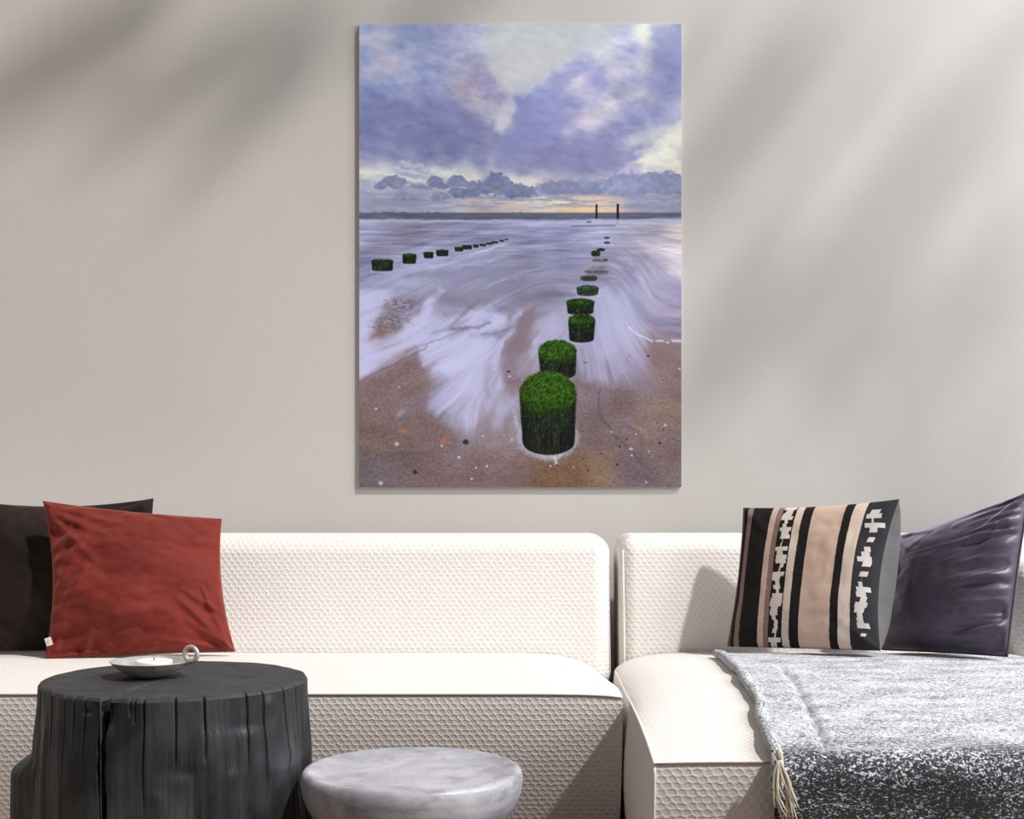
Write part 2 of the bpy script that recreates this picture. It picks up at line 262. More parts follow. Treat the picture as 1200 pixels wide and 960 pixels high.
    for pts, w, a in [([(421,259),(470,258.5),(520,259.5),(600,259),(640,262),(700,262),(760,258),(798,256)],1.5,.75),([(600,262),(650,264),(690,262.5)],1.6,.6),([(720,262),(760,262),(798,260)],2,.6),([(730,266),(770,267),(798,267)],1,.5)]:
        d, _ = poly_d(pts, gx, gy+(fbm(gx/10, gy/10, 68)-.5)*3); sea = mix(sea, (196, 198, 232), a*np.exp(-(d/w)**2))
    far = ss(258, 262, gy)*ss(330, 285, gy)
    sea += ((fbm(gx/26, gy/1.5, 69, 3)-.5)*44*far+(fbm(gx/60, gy/3.5, 70, 3)-.5)*46*far)[..., None]
    sea = stroke(sea, [(670,265),(720,264.5)], 1.0, .6, (104, 106, 128))
    sea = stroke(sea, [(688,260.5),(692,260)], .9, .8, (60, 62, 78))
    # sand grain and ripples
    sand = ss(405, 440, gy)*ss(165, 140, sea[..., 2])
    rp = np.sin((gy*1.6+gx*-.35+fbm(gx/20, gy/12, 101)*22)); rz = ss(730, 770, gx)*ss(400, 430, gy)
    sea += ((rs.rand(H, W)-.5)*26*sand+(fbm(gx/2.2, gy/1.3, 103, 3)-.5)*30*sand+rp*5*rz*sand)[..., None]
    sea += ((fbm(gx/40, gy/14, 104, 4)-.5)*22*sand)[..., None]
    for pts, w, a, c in [([(703,455),(700,475),(708,495),(722,512)],1.6,.4,(98,82,88)),([(722,512),(740,530),(755,548)],1.5,.4,(96,84,90)),([(735,500),(752,512),(752,540)],3,.25,(100,90,98)),([(740,496),(760,514)],1,.5,(186,160,140)),
                         ([(421,540),(450,528),(490,528),(515,522)],1.2,.45,(150,130,115)),([(421,447),(445,434),(480,418),(500,406)],1.6,.35,(104,90,96)),([(421,500),(450,497),(490,492)],2,.2,(146,132,136))]:
        d, _ = poly_d(pts, gx+(fbm(gx/8, gy/8, 107)-.5)*6, gy+(fbm(gx/8, gy/8, 109)-.5)*6); sea = mix(sea, c, a*np.exp(-(d/w)**2))
    sea = (sea-np.array([165, 160, 180]))*1.12+np.array([162, 157, 178])
    # lacy foam lines
    for pts, w in [([(736,383),(745,391),(756,396),(764,400)],1.1),([(769,399),(777,400)],1.2),([(788,399),(798,400)],1.5),([(781,401),(783,401.5)],1)]:
        d, _ = poly_d(pts, gx, gy+(fbm(gx/3, gy/3, 111)-.5)*3); sea = mix(sea, (232, 232, 246), .9*np.exp(-(d/w)**2))
    sky = 255-(255-np.clip(sky, 0, 255))*np.array([.90, .90, .88])
    img = np.where((gy < 250)[..., None], sky, sea)
    hz = np.exp(-((gy-250)/.9)**2); img = mix(img, (96, 98, 116), hz*.75)
    city = np.exp(-((gy-249.2)/.7)**2)*ss(.5, .58, vn(gx/3.3, gx*0+3, 5))*np.maximum(ss(435, 440, gx)*ss(526, 515, gx), ss(598, 602, gx)*ss(614, 611, gx)*.8)
    img = mix(img, (92, 92, 110), city)
    # ---- groyne posts: (cx, y top, half width, y bottom, dome, mist)
    def post(full, cx, top, hw, bot, ry, moss, mist=0.0, taper=.0, seed=0):
        q = window(cx-hw*1.4-2, cx+hw*1.4+2, top-4, bot+4); gx, gy, img = GX[q], GY[q], full[q]
        yc = top+ry
        n1 = (fbm(gx/2.4, gy/2.4, 120+seed, 3)-.5)
        ex = (gx-cx)/(hw*(1+n1*.10)); k = np.clip((gy-yc)/(bot-yc+1e-6), 0, 1)
        exb = (gx-cx-taper*k*hw)/(hw*(1-.10*k)*(1+n1*.05))
        topm = ss(1.06, .94, np.hypot(ex, (gy-yc)/(ry*(1+n1*.2))))
        curve = bot+ry*.55*(np.sqrt(np.clip(1-exb**2, 0, 1))-1)
        body = ss(1.04, .96, np.abs(exb))*(gy > yc-.5)*ss(curve+.8, curve-.8, gy)
        vs = fbm(gx/1.5, gy/14, 130+seed, 3)
        side = np.array([24, 26, 22.])+((vs-.45)*70)[..., None]*np.array([.75, .9, .6])
        gmask = ss(.8, .1, k+ (fbm(gx/4, gy/9, 133+seed)-.5)*1.4)
        side = side*(1-gmask[..., None]*.8)+np.array([22, 50, 18.])*(.5+vs)[..., None]*gmask[..., None]*.8
        side *= (1.05-.55*np.abs(exb)**2.5)[..., None]
        flk = fbm(gx/1.7, gy/1.7, 136+seed, 2)
        side = np.where((flk > .77)[..., None], side+np.array([55, 55, 48.])*ss(.9, .2, np.abs(k-.35))[..., None], side)
        m = fbm(gx/1.6, gy/1.6, 139+seed, 3); m2 = fbm(gx/5, gy/4, 142+seed, 3)
        mossc = np.array(moss, float)*(.1+1.75*m+.6*(m2-.5))[..., None]
        mossc *= (1.12-.45*ss(.1, 1.0, (gy-yc)/ry)-.25*np.abs(ex)**3)[..., None]
        a = body*(1-mist); img = img*(1-a[..., None])+side*a[..., None]
        a = topm*(1-mist*.7); full[q] = img*(1-a[..., None])+mossc*a[..., None]
        return full
    G = (40, 70, 20); D = (30, 54, 26)
    for (cx, y0, hw, y1) in [(593.5,280,2.4,281.6),(588,281,2.8,283.5),(580,282.5,4,285.5),(574,284,4,287),(566,285.5,4,289),(558,286.5,3.4,290.5),(547.5,287,6,292.5),(538,289,5.2,295),(518.5,292.5,7.5,300.5),(502.5,295,6,303),(480,297,8.4,309.5),(448.5,303.5,13,318)]:
        img = post(img, cx, y0, hw, y1, max(.9, (y1-y0)*.17), D, 0, seed=int(cx) % 40)
        img = stroke(img, [(cx-hw, y1+1.0), (cx+hw*1.4, y1+.8)], 1.1, .4, (196, 200, 226))
    for (cx, y0, hw, y1, c, mi) in [(711,277.5,3,280,D,.2),(711,283,3.6,286,D,.4),(704,291,5,294.5,G,0),(698,293.5,5.6,300.5,G,0),(703,303,9.5,307,(80,88,84),.55),(699,311,10,315,(108,104,110),.8),(699,316,14,322,(90,92,92),.7),(690,322.5,10,329.5,(52,88,56),.25)]:
        img = post(img, cx, y0, hw, y1, max(1.0, (y1-y0)*.33), c, mi, seed=int(y0) % 30)
    for (x0, x1, y) in [(682,700,312.5),(690,712,309.5)]:
        img = stroke(img, [(x0, y+4), (x0+4, y), (x1, y)], 1.5, .5, (200, 182, 178))
    img = post(img, 688.5, 334, 13, 347, 4.2, (36, 72, 42), .15, seed=3)
    d, _ = poly_d([(677,349),(690,350),(702,347)], gx, gy+(fbm(gx/3, gy/3, 150)-.5)*3); img = mix(img, (205, 203, 228), .7*np.exp(-(d/2)**2))
    img = post(img, 680, 349.5, 16.3, 369, 4.6, G, 0, seed=5)
    img = stroke(img, [(664,400),(672,402.5),(682,403),(696,399)], 1.8, .7, (186, 190, 222))
    img = post(img, 681.5, 368, 15.8, 401.5, 7.2, G, 0, seed=8)
    img = stroke(img, [(668,442),(672,436)], 2, .6, (215, 212, 230))
    img = post(img, 653, 398, 22.4, 445, 14, (44, 80, 18), 0, .05, seed=11)
    # foam collar round the front post
    dd = np.hypot((gx-642)/34, (gy-512)/25); ln = fbm(gx/2.2, gy/2.2, 160, 3)
    img = mix(img, (196, 202, 228), ss(1.16, .98, dd+(ln-.5)*.25)*ss(486, 520, gy+20*np.abs((gx-642)/34))*.5)
    img = mix(img, (150, 158, 190), np.exp(-((gx-604)/7)**2-((gy-492)/12)**2)*.6)
    d, _ = poly_d([(603,482),(607,500),(618,522),(640,538),(655,536),(668,520),(675,505)], gx+(ln-.5)*5, gy+(ln-.5)*5); img = mix(img, (222, 228, 242), .75*np.exp(-(d/1.9)**2)*ss(.42, .62, ln+.05)*.7)
    img = stroke(img, [(650,536),(652,543)], 2, .8, (206, 214, 232))
    img = post(img, 642, 434, 33.2, 533, 27, (46, 80, 15), 0, .03, seed=14)
    # ---- tall poles at the horizon
    for (x, y0, y1, w) in [(698.8,239.6,256.8,1.15),(723.7,239,256.8,1.35)]:
        a = ss(w+.5, w-.3, np.abs(gx-x+(vn(gx*0+x, gy/2.5)-.5)*.5))*ss(y0-.5, y0+.5, gy)*ss(y1+.5, y1-.5, gy); img = mix(img, (34, 30, 38), a)
    img = stroke(img, [(723.7,258),(723,262)], 1.2, .35, (110, 110, 135))
    # ---- stones and shells
    for (x, y, rx, ry, c) in [(546,518,4,3.4,(34,38,44)),(486.5,553,3,3.2,(46,46,52)),(596,435.5,2.4,1.4,(60,42,50)),(597,441,1.6,1.2,(220,214,222)),(465.5,520,3,2.6,(212,192,182)),(472,505,6,2.8,(176,116,92)),(520,516,4,4.5,(170,112,82)),(518,522,2,2,(216,180,130)),
        (446.5,566,3,2.4,(206,190,180)),(441,479,1.6,2,(206,196,200)),(468,453.5,1.5,1.5,(190,172,172)),(538,535.5,1.8,1.4,(226,222,230)),(571,546,1.2,1.4,(226,222,230)),(553,561,2,1.2,(226,216,206)),(566,511,1.2,1,(230,228,232)),(600,515,1.4,1.4,(226,222,230)),
        (558,548,1.1,1,(220,214,220)),(527,545,1.4,1.4,(84,64,70)),(739,526,2.8,1.8,(190,200,216)),(779,498,1.5,1.5,(232,230,232)),(726,523,1.2,1.4,(40,36,40)),(773,518.5,1.8,1.4,(44,38,42)),(777,503.5,1.2,1,(40,34,38)),(723,544,1.5,2,(36,32,36)),(689,551,1.5,1.3,(40,34,38)),
        (683,537,1.6,1.6,(92,62,48)),(734,514,1.4,1.2,(48,40,44)),(704,531,1.1,1.1,(48,40,44)),(760,529,1.2,1,(228,222,226)),(745,508.5,1.3,1,(220,206,206)),(716,506,1.4,1,(214,206,210)),(759,417,2.2,1.1,(40,36,40)),(737,417,1.6,.8,(130,110,118)),(796,432,2,1.2,(220,210,214)),
        (653,545,1.5,1.5,(46,40,40)),(645,546,1.2,1.4,(214,210,222)),(686,425,3,.9,(104,90,96)),(770,495.5,1.2,.9,(50,44,48)),(740,533.5,1.6,1,(224,220,224)),(672,547,1.1,.8,(220,200,180)),(757,565,1.2,1.5,(216,200,206))]:
        q = window(x-rx*2-1, x+rx*2+1, y-ry*2-1, y+ry*2+1); X, Y = gx[q], gy[q]
        a = ss(1.15, .7, np.hypot((X-x)/rx, (Y-y)/ry)+(fbm(X/1.5, Y/1.5, 170)-.5)*.7); img[q] = mix(img[q], c, a*.85)
    return np.clip(img, 0, 255)
# ================================================================= helpers
RS = np.random.RandomState(11)
TAB = RS.rand(256, 256)
def vnoise(x, y, o=0):
    x = np.asarray(x, float); y = np.asarray(y, float)
    xi = np.floor(x).astype(int); yi = np.floor(y).astype(int); fx = x-xi; fy = y-yi
    fx = fx*fx*(3-2*fx); fy = fy*fy*(3-2*fy)
    g = lambda a, b: TAB[(a+o*37) & 255, (b+o*91) & 255]
    return (g(xi, yi)*(1-fx)+g(xi+1, yi)*fx)*(1-fy)+(g(xi, yi+1)*(1-fx)+g(xi+1, yi+1)*fx)*fy-.5
def fnoise(x, y, o=0, n=4):
    s = 0; a = 1.0
    for k in range(n): s = s+a*vnoise(np.asarray(x)*2**k, np.asarray(y)*2**k, o+3*k); a *= .5
    return s
def sstep(a, b, x):
    t = np.clip((x-a)/(b-a), 0, 1); return t*t*(3-2*t)
def at(px, py, Y):                                   # a point of the photograph at depth Y
    return np.array([(px-600)/FPX*Y, Y, CAM_Z-(py-HORIZON)/FPX*Y])
def link(name, verts, faces, mat, parent=None, uv=None, smooth=True):
    me = bpy.data.meshes.new(name); v = np.ascontiguousarray(np.asarray(verts, float).reshape(-1, 3))
    me.from_pydata(v.tolist(), [], faces if isinstance(faces, list) else faces.tolist()); me.update()
    if smooth: me.shade_smooth()
    if uv is not None:
        l = me.uv_layers.new(name='UVMap'); idx = np.empty(len(me.loops), int); me.loops.foreach_get('vertex_index', idx)
        l.data.foreach_set('uv', np.asarray(uv, float).reshape(-1, 2)[idx].ravel())
    for m in (mat if isinstance(mat, (list, tuple)) else [mat]): me.materials.append(m)
    o = bpy.data.objects.new(name, me); COL.objects.link(o)
    if parent: o.parent = parent
    return o
def quads(nu, nv, off=0, wrap_u=False, flip=False):  # index grid [nu][nv]
    i = np.arange(nu if wrap_u else nu-1)[:, None]; j = np.arange(nv-1)[None, :]; i2 = (i+1) % nu
    f = np.stack([i*nv+j, i2*nv+j, i2*nv+j+1, i*nv+j+1], -1).reshape(-1, 4)+off
    return f[:, ::-1] if flip else f
class Mesh:
    """collects shapes for one object"""
    def __init__(s): s.v = []; s.f = []; s.uv = []; s.n = 0
    def grid(s, P, uv=None, wrap_u=False, flip=False):
        nu, nv = P.shape[:2]; s.v.append(P.reshape(-1, 3)); s.f += quads(nu, nv, s.n, wrap_u, flip).tolist()
        s.uv.append((uv if uv is not None else P[..., :2]).reshape(-1, 2)); s.n += nu*nv; return s
    def tube(s, pts, r, k=8, closed=False, cap=True):
        p = np.asarray(pts, float); n = len(p); r = np.full(n, r) if np.isscalar(r) else np.asarray(r, float)
        t = (np.roll(p, -1, 0)-np.roll(p, 1, 0)) if closed else np.gradient(p, axis=0); t /= np.linalg.norm(t, axis=1)[:, None]+1e-12
        up = np.array([0, 0, 1.0]) if abs(t[0][2]) < .9 else np.array([1.0, 0, 0]); nrm = []
        a = np.cross(t[0], up)
        for i in range(n):
            a = a-t[i]*a.dot(t[i]); a /= np.linalg.norm(a); nrm.append(a.copy())
        nrm = np.array(nrm); b = np.cross(t, nrm); an = np.arange(k)/k*2*math.pi
        P = p[:, None]+r[:, None, None]*(np.cos(an)[None, :, None]*nrm[:, None]+np.sin(an)[None, :, None]*b[:, None])
        base = s.n; s.v.append(P.reshape(-1, 3)); m = n if closed else n-1
        for i in range(m):
            i2 = (i+1) % n
            for j in range(k): s.f.append([base+i*k+j, base+i*k+(j+1) % k, base+i2*k+(j+1) % k, base+i2*k+j])
        if cap and not closed: s.f.append([base+j for j in range(k)][::-1]); s.f.append([base+(n-1)*k+j for j in range(k)])
        L = np.concatenate([[0], np.cumsum(np.linalg.norm(np.diff(p, axis=0), axis=1))])
        s.uv.append(np.stack([np.repeat(L, k), np.tile(an*.01, n)], -1)); s.n += n*k; return s
    def lathe(s, prof, c, seg=64, wob=None):
        pr = np.asarray(prof, float); an = np.arange(seg)/seg*2*math.pi
        R = pr[None, :, 0]*(np.ones((seg, 1)) if wob is None else 1+wob(an)[:, None])
        P = np.stack([c[0]+R*np.cos(an)[:, None], c[1]+R*np.sin(an)[:, None], c[2]+np.repeat(pr[None, :, 1], seg, 0)], -1)
        uv = np.stack([np.repeat(an[:, None]/6.283, len(pr), 1), np.repeat(np.linspace(0, 1, len(pr))[None], seg, 0)], -1)
        return s.grid(P, uv, wrap_u=True)
    def build(s, name, mat, parent=None, smooth=True):
        return link(name, np.concatenate(s.v), s.f, mat, parent, np.concatenate(s.uv), smooth)
def empty(name, loc, label, cat, group=None):
    o = bpy.data.objects.new(name, None); COL.objects.link(o); o.location = loc; o.empty_display_size = .1
    o['label'] = label; o['category'] = cat
    if group: o['group'] = group
    return o
def rebase(root):                                     # parts are modelled in world space: bring them under the thing's base
    for ch in root.children: ch.matrix_parent_inverse = Matrix.Translation(root.location).inverted()
def resample(pts, n):
    p = np.asarray(pts, float); L = np.concatenate([[0], np.cumsum(np.linalg.norm(np.diff(p, axis=0), axis=1))]); q = np.linspace(0, L[-1], n)
    return np.stack([np.interp(q, L, p[:, k]) for k in range(p.shape[1])], -1)
def smooth_path(pts, n, it=6):
    p = resample(pts, n)
    for _ in range(it): p[1:-1] = (p[:-2]+2*p[1:-1]+p[2:])/4
    return p
# ----------------------------------------------------------------- node materials
class NT:
    def __init__(s, name):
        s.m = bpy.data.materials.new(name); s.m.use_nodes = True; s.t = s.m.node_tree; s.b = s.t.nodes['Principled BSDF']
    def n(s, typ, ins=None, **kw):
        nd = s.t.nodes.new(typ)
        for k, v in kw.items(): setattr(nd, k, v)
        for k, v in (ins or {}).items(): s.set(nd.inputs[k], v)
        return nd
    def set(s, sock, v):
        if hasattr(v, 'is_output'): s.t.links.new(v, sock)
        elif hasattr(v, 'outputs'): s.t.links.new(v.outputs[0], sock)
        else: sock.default_value = v
    def math(s, op, a, b=0.0, c=None, clamp=False):
        nd = s.n('ShaderNodeMath', operation=op, use_clamp=clamp); s.set(nd.inputs[0], a); s.set(nd.inputs[1], b)
        if c is not None: s.set(nd.inputs[2], c)
        return nd.outputs[0]
    def vmath(s, op, a, b=None, out=0, scale=None):
        nd = s.n('ShaderNodeVectorMath', operation=op); s.set(nd.inputs[0], a)
        if b is not None: s.set(nd.inputs[1], b)
        if scale is not None: s.set(nd.inputs['Scale'], scale)
        return nd.outputs[out]
    def coord(s, which='Object'): return s.n('ShaderNodeTexCoord').outputs[which]
    def scaled(s, v, sc): return s.vmath('MULTIPLY', v, sc)
    def noise(s, vec, scale, detail=3, rough=.55, dist=0.0):
        return s.n('ShaderNodeTexNoise', {'Vector': vec, 'Scale': scale, 'Detail': detail, 'Roughness': rough, 'Distortion': dist}).outputs[0]
    def ramp(s, fac, stops, interp='LINEAR'):
        nd = s.n('ShaderNodeValToRGB', {'Fac': fac}); r = nd.color_ramp; r.interpolation = interp
        while len(r.elements) < len(stops): r.elements.new(1)
        for e, (p, c) in zip(r.elements, stops): e.position = p; e.color = (c[0], c[1], c[2], 1) if not np.isscalar(c) else (c, c, c, 1)
        return nd.outputs[0]
    def mix(s, f, a, b, blend='MIX'):
        nd = s.n('ShaderNodeMix', data_type='RGBA', blend_type=blend); s.set(nd.inputs[0], f)
        for k, v in ((6, a), (7, b)): s.set(nd.inputs[k], (*v, 1) if isinstance(v, tuple) and len(v) == 3 else v)
        return nd.outputs[2]
    def bump(s, h, strength=.3, dist=.01, prev=None):
        nd = s.n('ShaderNodeBump', {'Height': h, 'Strength': strength, 'Distance': dist})
        if prev is not None: s.set(nd.inputs['Normal'], prev)
        return nd.outputs[0]
    def out(s, base=None, rough=None, normal=None, **kw):
        if base is not None: s.set(s.b.inputs['Base Color'], (*base, 1) if isinstance(base, tuple) and len(base) == 3 else base)
        if rough is not None: s.set(s.b.inputs['Roughness'], rough)
        if normal is not None: s.set(s.b.inputs['Normal'], normal)
        for k, v in kw.items(): s.set(s.b.inputs[k.replace('_', ' ')], v)
        return s.m
def plain(name, col, rough=.6, nscale=40, amt=.15, bump=.1, **kw):
    t = NT(name); c = t.coord(); n = t.noise(c, nscale, 4)
    k = t.ramp(n, [(.25, tuple(x*(1-amt) for x in col)), (.75, tuple(min(1, x*(1+amt)) for x in col))])
    return t.out(k, rough, t.bump(t.noise(c, nscale*4, 3), bump, .004), **kw)
def make_wall():
    t = NT('painted_plaster'); c = t.coord()
    k = t.ramp(t.noise(c, 1.1, 4), [(.3, (.562, .534, .512)), (.7, (.592, .564, .542))])
    return t.out(k, .9, t.bump(t.noise(c, 90, 4), .12, .003))
def make_fabric(name='woven_upholstery', base=(.86, .805, .762), cell=.0185):
    t = NT(name); uv = t.coord('UV')
    p = t.vmath('SCALE', uv, scale=1/cell)
    wob = t.vmath('SCALE', t.vmath('SUBTRACT', t.n('ShaderNodeTexNoise', {'Vector': uv, 'Scale': 60.0, 'Detail': 2}).outputs['Color'], (.5, .5, .5)), scale=.42)
    p = t.vmath('ADD', p, wob); p = t.vmath('MULTIPLY', p, (1, 1.28, 0))
    R = (1, 1.7320508, 1); H = (.5, .8660254, .5)
    a = t.vmath('SUBTRACT', t.vmath('MODULO', t.vmath('ADD', p, (5000, 5000*1.7320508, 0)), R), H)
    b = t.vmath('SUBTRACT', t.vmath('MODULO', t.vmath('ADD', p, (5000.5, 5000*1.7320508+.8660254, 0)), R), H)
    a = t.vmath('MULTIPLY', a, (1, 1, 0)); b = t.vmath('MULTIPLY', b, (1, 1, 0))
    la = t.vmath('LENGTH', a, out=1); lb = t.vmath('LENGTH', b, out=1); sel = t.math('LESS_THAN', la, lb)
    mx = t.n('ShaderNodeMix', data_type='VECTOR'); t.set(mx.inputs[0], sel); t.set(mx.inputs[4], b); t.set(mx.inputs[5], a); g = t.vmath('ABSOLUTE', mx.outputs[1])
    sp = t.n('ShaderNodeSeparateXYZ', {0: g})
    hd = t.math('MAXIMUM', sp.outputs[0], t.vmath('DOT_PRODUCT', g, (.5, .8660254, 0), out=1))
    rim = t.n('ShaderNodeMapRange', {0: hd, 1: .20, 2: .50}, interpolation_type='SMOOTHSTEP').outputs[0]   # raised ribs between sunk cells
    fine = t.noise(uv, 900, 2)
    brk = t.noise(uv, 110, 2)
    h = t.math('ADD', t.math('MULTIPLY', rim, t.math('ADD', t.math('MULTIPLY', brk, 1.3), .30)), t.math('MULTIPLY', fine, .5))
    k = t.mix(rim, tuple(x*.90 for x in base), base)
    k = t.mix(t.math('MULTIPLY', t.noise(uv, 14, 3), .25), k, tuple(x*.84 for x in base))
    return t.out(k, .85, t.bump(h, .42, .0030), Sheen_Weight=.12, Sheen_Roughness=.6)
def make_velvet(name, col, lo, sheen=.5, tint=(1, .8, .75), rough=.75, ns=9, bstr=.12):
    t = NT(name); c = t.coord('UV')
    k = t.ramp(t.noise(c, ns, 5, .6, .4), [(.3, lo), (.7, col)])
    thread = t.noise(t.scaled(c, (60, 900, 1)), 1, 2)
    nd = t.bump(t.noise(c, 400, 3), bstr, .002)
    m = t.out(t.mix(t.math('MULTIPLY', thread, .3), k, lo), rough, nd, Sheen_Weight=sheen, Sheen_Roughness=.35)
    t.b.inputs['Sheen Tint'].default_value = (*tint, 1); t.b.inputs['Specular IOR Level'].default_value = .2
    return m
M_wall = make_wall(); M_fab = make_fabric(); M_seam = plain('seam_thread', (.30, .25, .21), .8)
M_pipe = plain('piping_cloth', (.78, .73, .67), .85, 200)
M_floor = plain('brown_floor', (.16, .115, .085), .6, 6, .3)
# ================================================================= setting
YW = 4.4
def slab(name, lo, hi, mat, n=1):
    bm = bmesh.new(); bmesh.ops.create_cube(bm, size=1)
    for v in bm.verts: v.co = Vector([lo[k]+(v.co[k]+.5)*(hi[k]-lo[k]) for k in range(3)])
    me = bpy.data.meshes.new(name); bm.to_mesh(me); bm.free(); me.materials.append(mat)
    o = bpy.data.objects.new(name, me); COL.objects.link(o); o['kind'] = 'structure'; return o
slab('wall_back', (-3.6, YW, 0), (3.6, YW+.15, 3.2), M_wall)
slab('floor', (-3.6, -1.5, -.1), (5.5, YW+.15, 0), M_floor)
# ================================================================= sofa
def rounded_box(name, lo, hi, r, mat, parent, seg=6, lean=0):
    bm = bmesh.new(); bmesh.ops.create_cube(bm, size=1)
    for v in bm.verts: v.co = Vector([lo[k]+(v.co[k]+.5)*(hi[k]-lo[k]) for k in range(3)])
    bmesh.ops.bevel(bm, geom=bm.edges[:], offset=r, segments=seg, affect='EDGES', profile=.5)
    for v in bm.verts:
        if lean and v.co.z > .44: v.co.y += lean*(v.co.z-.44)*(1 if v.co.y < (lo[1]+hi[1])/2 else .25)
    for f in bm.faces: f.smooth = True
    l = bm.loops.layers.uv.new('UVMap')
    for f in bm.faces:
        n = [abs(x) for x in f.normal]; k = n.index(max(n))
        for lp in f.loops:
            c = lp.vert.co; lp[l].uv = (c.y, c.z) if k == 0 else ((c.x, c.z) if k == 1 else (c.x, c.y))
    me = bpy.data.meshes.new(name); bm.to_mesh(me); bm.free(); me.materials.append(mat)
    o = bpy.data.objects.new(name, me); COL.objects.link(o); o.parent = parent
    w = o.modifiers.new('normals', 'WEIGHTED_NORMAL'); w.weight = 100; w.keep_sharp = False
    return o
class Seat:
    """an upholstered block: crowned top that falls off at its ends, slightly bulging front and sides"""
    def __init__(s, x0f, x0r, x1f, x1r, y0, y1, z0, zf, crown, drop_f, drop_r, R, left=True, right=True):
        s.__dict__.update(locals())
    def xs(s, t): return s.x0f+(s.x0r-s.x0f)*t, s.x1f+(s.x1r-s.x1f)*t
    def top(s, X, Y):
        t = np.clip((Y-s.y0)/(s.y1-s.y0), 0, 1); a, b = s.xs(t)
        d = np.full(np.shape(X+Y), 9.0)
        if s.left: d = np.minimum(d, X-a)
        if s.right: d = np.minimum(d, b-X)
        k = np.clip(1-d/s.R, 0, 1); fall = (1-np.sqrt(np.clip(1-k**3.2*.96, 0, 1)))/.8
        drop = s.drop_f+(s.drop_r-s.drop_f)*sstep(0, .75, t)
        return s.zf+s.crown*np.sin(math.pi*np.clip(t*1.02, 0, 1)**1.15)-drop*fall
    def build(s, parent):
        n = 120; m = Mesh()
        u = np.linspace(0, 1, n); u = .5-.5*np.cos(u*math.pi)*(.55+.45*np.abs(np.cos(u*math.pi)))
        T = np.linspace(0, 1, 50); U, TT = np.meshgrid(u, T, indexing='ij'); Y = s.y0+TT*(s.y1-s.y0); a, b = s.xs(TT); X = a+U*(b-a)
        Z = s.top(X, Y); m.grid(np.stack([X, Y, Z], -1), np.stack([X, Y], -1))
        V = np.linspace(0, 1, 26); U, VV = np.meshgrid(u, V, indexing='ij'); a, b = s.xs(0); X = a+U*(b-a); zt = s.top(X, np.full_like(X, s.y0)); Z = zt+(s.z0-zt)*VV
        Yf = s.y0-.006*np.sin(math.pi*VV)**.8+.10*VV**1.35; m.grid(np.stack([X, Yf, Z], -1), np.stack([X, Z], -1), flip=True)
        for side, k in ((0, -1), (1, 1)):
            T2 = np.linspace(0, 1, 40); TT, VV = np.meshgrid(T2, V, indexing='ij'); Y = s.y0+TT*(s.y1-s.y0); X0 = s.xs(TT)[side]; zt = s.top(X0, Y); Z = zt+(s.z0-zt)*VV
            X = X0+k*(.012 if k < 0 else .0)*np.sin(math.pi*VV)*np.clip(TT*6, 0, 1); Yb = Y+(.10*VV**1.35-.006*np.sin(math.pi*VV)**.8)*np.clip(1-TT*12, 0, 1)
            m.grid(np.stack([X, Yb, Z], -1), np.stack([Y, Z], -1), flip=(k > 0))
        a, b = s.xs(1); U, VV = np.meshgrid(u, V, indexing='ij'); X = a+U*(b-a); zt = s.top(X, np.full_like(X, s.y1)); m.grid(np.stack([X, np.full_like(X, s.y1), zt+(s.z0-zt)*VV], -1))
        return m.build('seat', M_fab, parent)
sofa = empty('sofa', (-.95, 3.75, 0), 'long cream woven sofa section behind the charred stump and the stone side table', 'sofa')
seatL = Seat(-2.2, -2.2, .262, .262, 3.23, 3.99, .05, .418, .022, .008, .075, .30, left=False); seatL.build(sofa)
X = np.linspace(-2.19, .260, 80); Mesh().tube(np.stack([X, np.full_like(X, 3.2285), seatL.top(X, np.full_like(X, 3.23))-.001], -1), .0019).build('front_seam', M_seam, sofa)
rounded_box('backrest', (-2.2, 3.995, .30), (.293, 4.30, .758), .055, M_fab, sofa, lean=.20)
rounded_box('plinth', (-2.15, 3.30, 0), (.24, 4.25, .06), .01, M_seam, sofa, 2)
rebase(sofa)
chaise = empty('chaise_sofa', (.82, 3.3, 0), 'cream woven chaise section of the sofa carrying the grey throw', 'sofa')
seatR = Seat(.256, .300, 1.375, 1.375, 2.45, 3.99, .05, .42, .022, .003, .052, .30, right=False); seatR.build(chaise)
X = np.linspace(.257, 1.37, 50); Mesh().tube(np.stack([X, np.full_like(X, 2.4485), seatR.top(X, np.full_like(X, 2.45))-.001], -1), .0019).build('front_seam', M_seam, chaise)
Yp = np.linspace(2.45, 3.95, 50); xp = seatR.xs((Yp-2.45)/1.54)[0]; Mesh().tube(np.stack([xp-.0005, Yp, seatR.top(xp, Yp)], -1), .0030).build('side_piping', M_pipe, chaise)
Zp = np.linspace(.41, .06, 24); vv = (Zp-.42)/(.05-.42); Mesh().tube(np.stack([np.full_like(Zp, .2555), 2.45-.006*np.sin(math.pi*np.clip(vv, 0, 1))**.8+.10*np.clip(vv, 0, 1)**1.35-.001, Zp], -1), .0028).build('corner_piping', M_pipe, chaise)
rounded_box('backrest', (.3175, 3.995, .30), (1.62, 4.30, .758), .05, M_fab, chaise, lean=.20)
m = Mesh(); zz = np.linspace(.36, .715, 20); m.tube(np.stack([np.full_like(zz, .329), 4.0035+.20*np.clip(zz-.44, 0, 1), zz], -1), .0035); m.build('back_piping', M_pipe, chaise)
rounded_box('armrest', (1.385, 3.72, .10), (1.68, 4.05, .70), .07, M_fab, chaise)
rounded_box('plinth', (.30, 2.52, 0), (1.34, 4.25, .06), .01, M_seam, chaise, 2)
rebase(chaise)
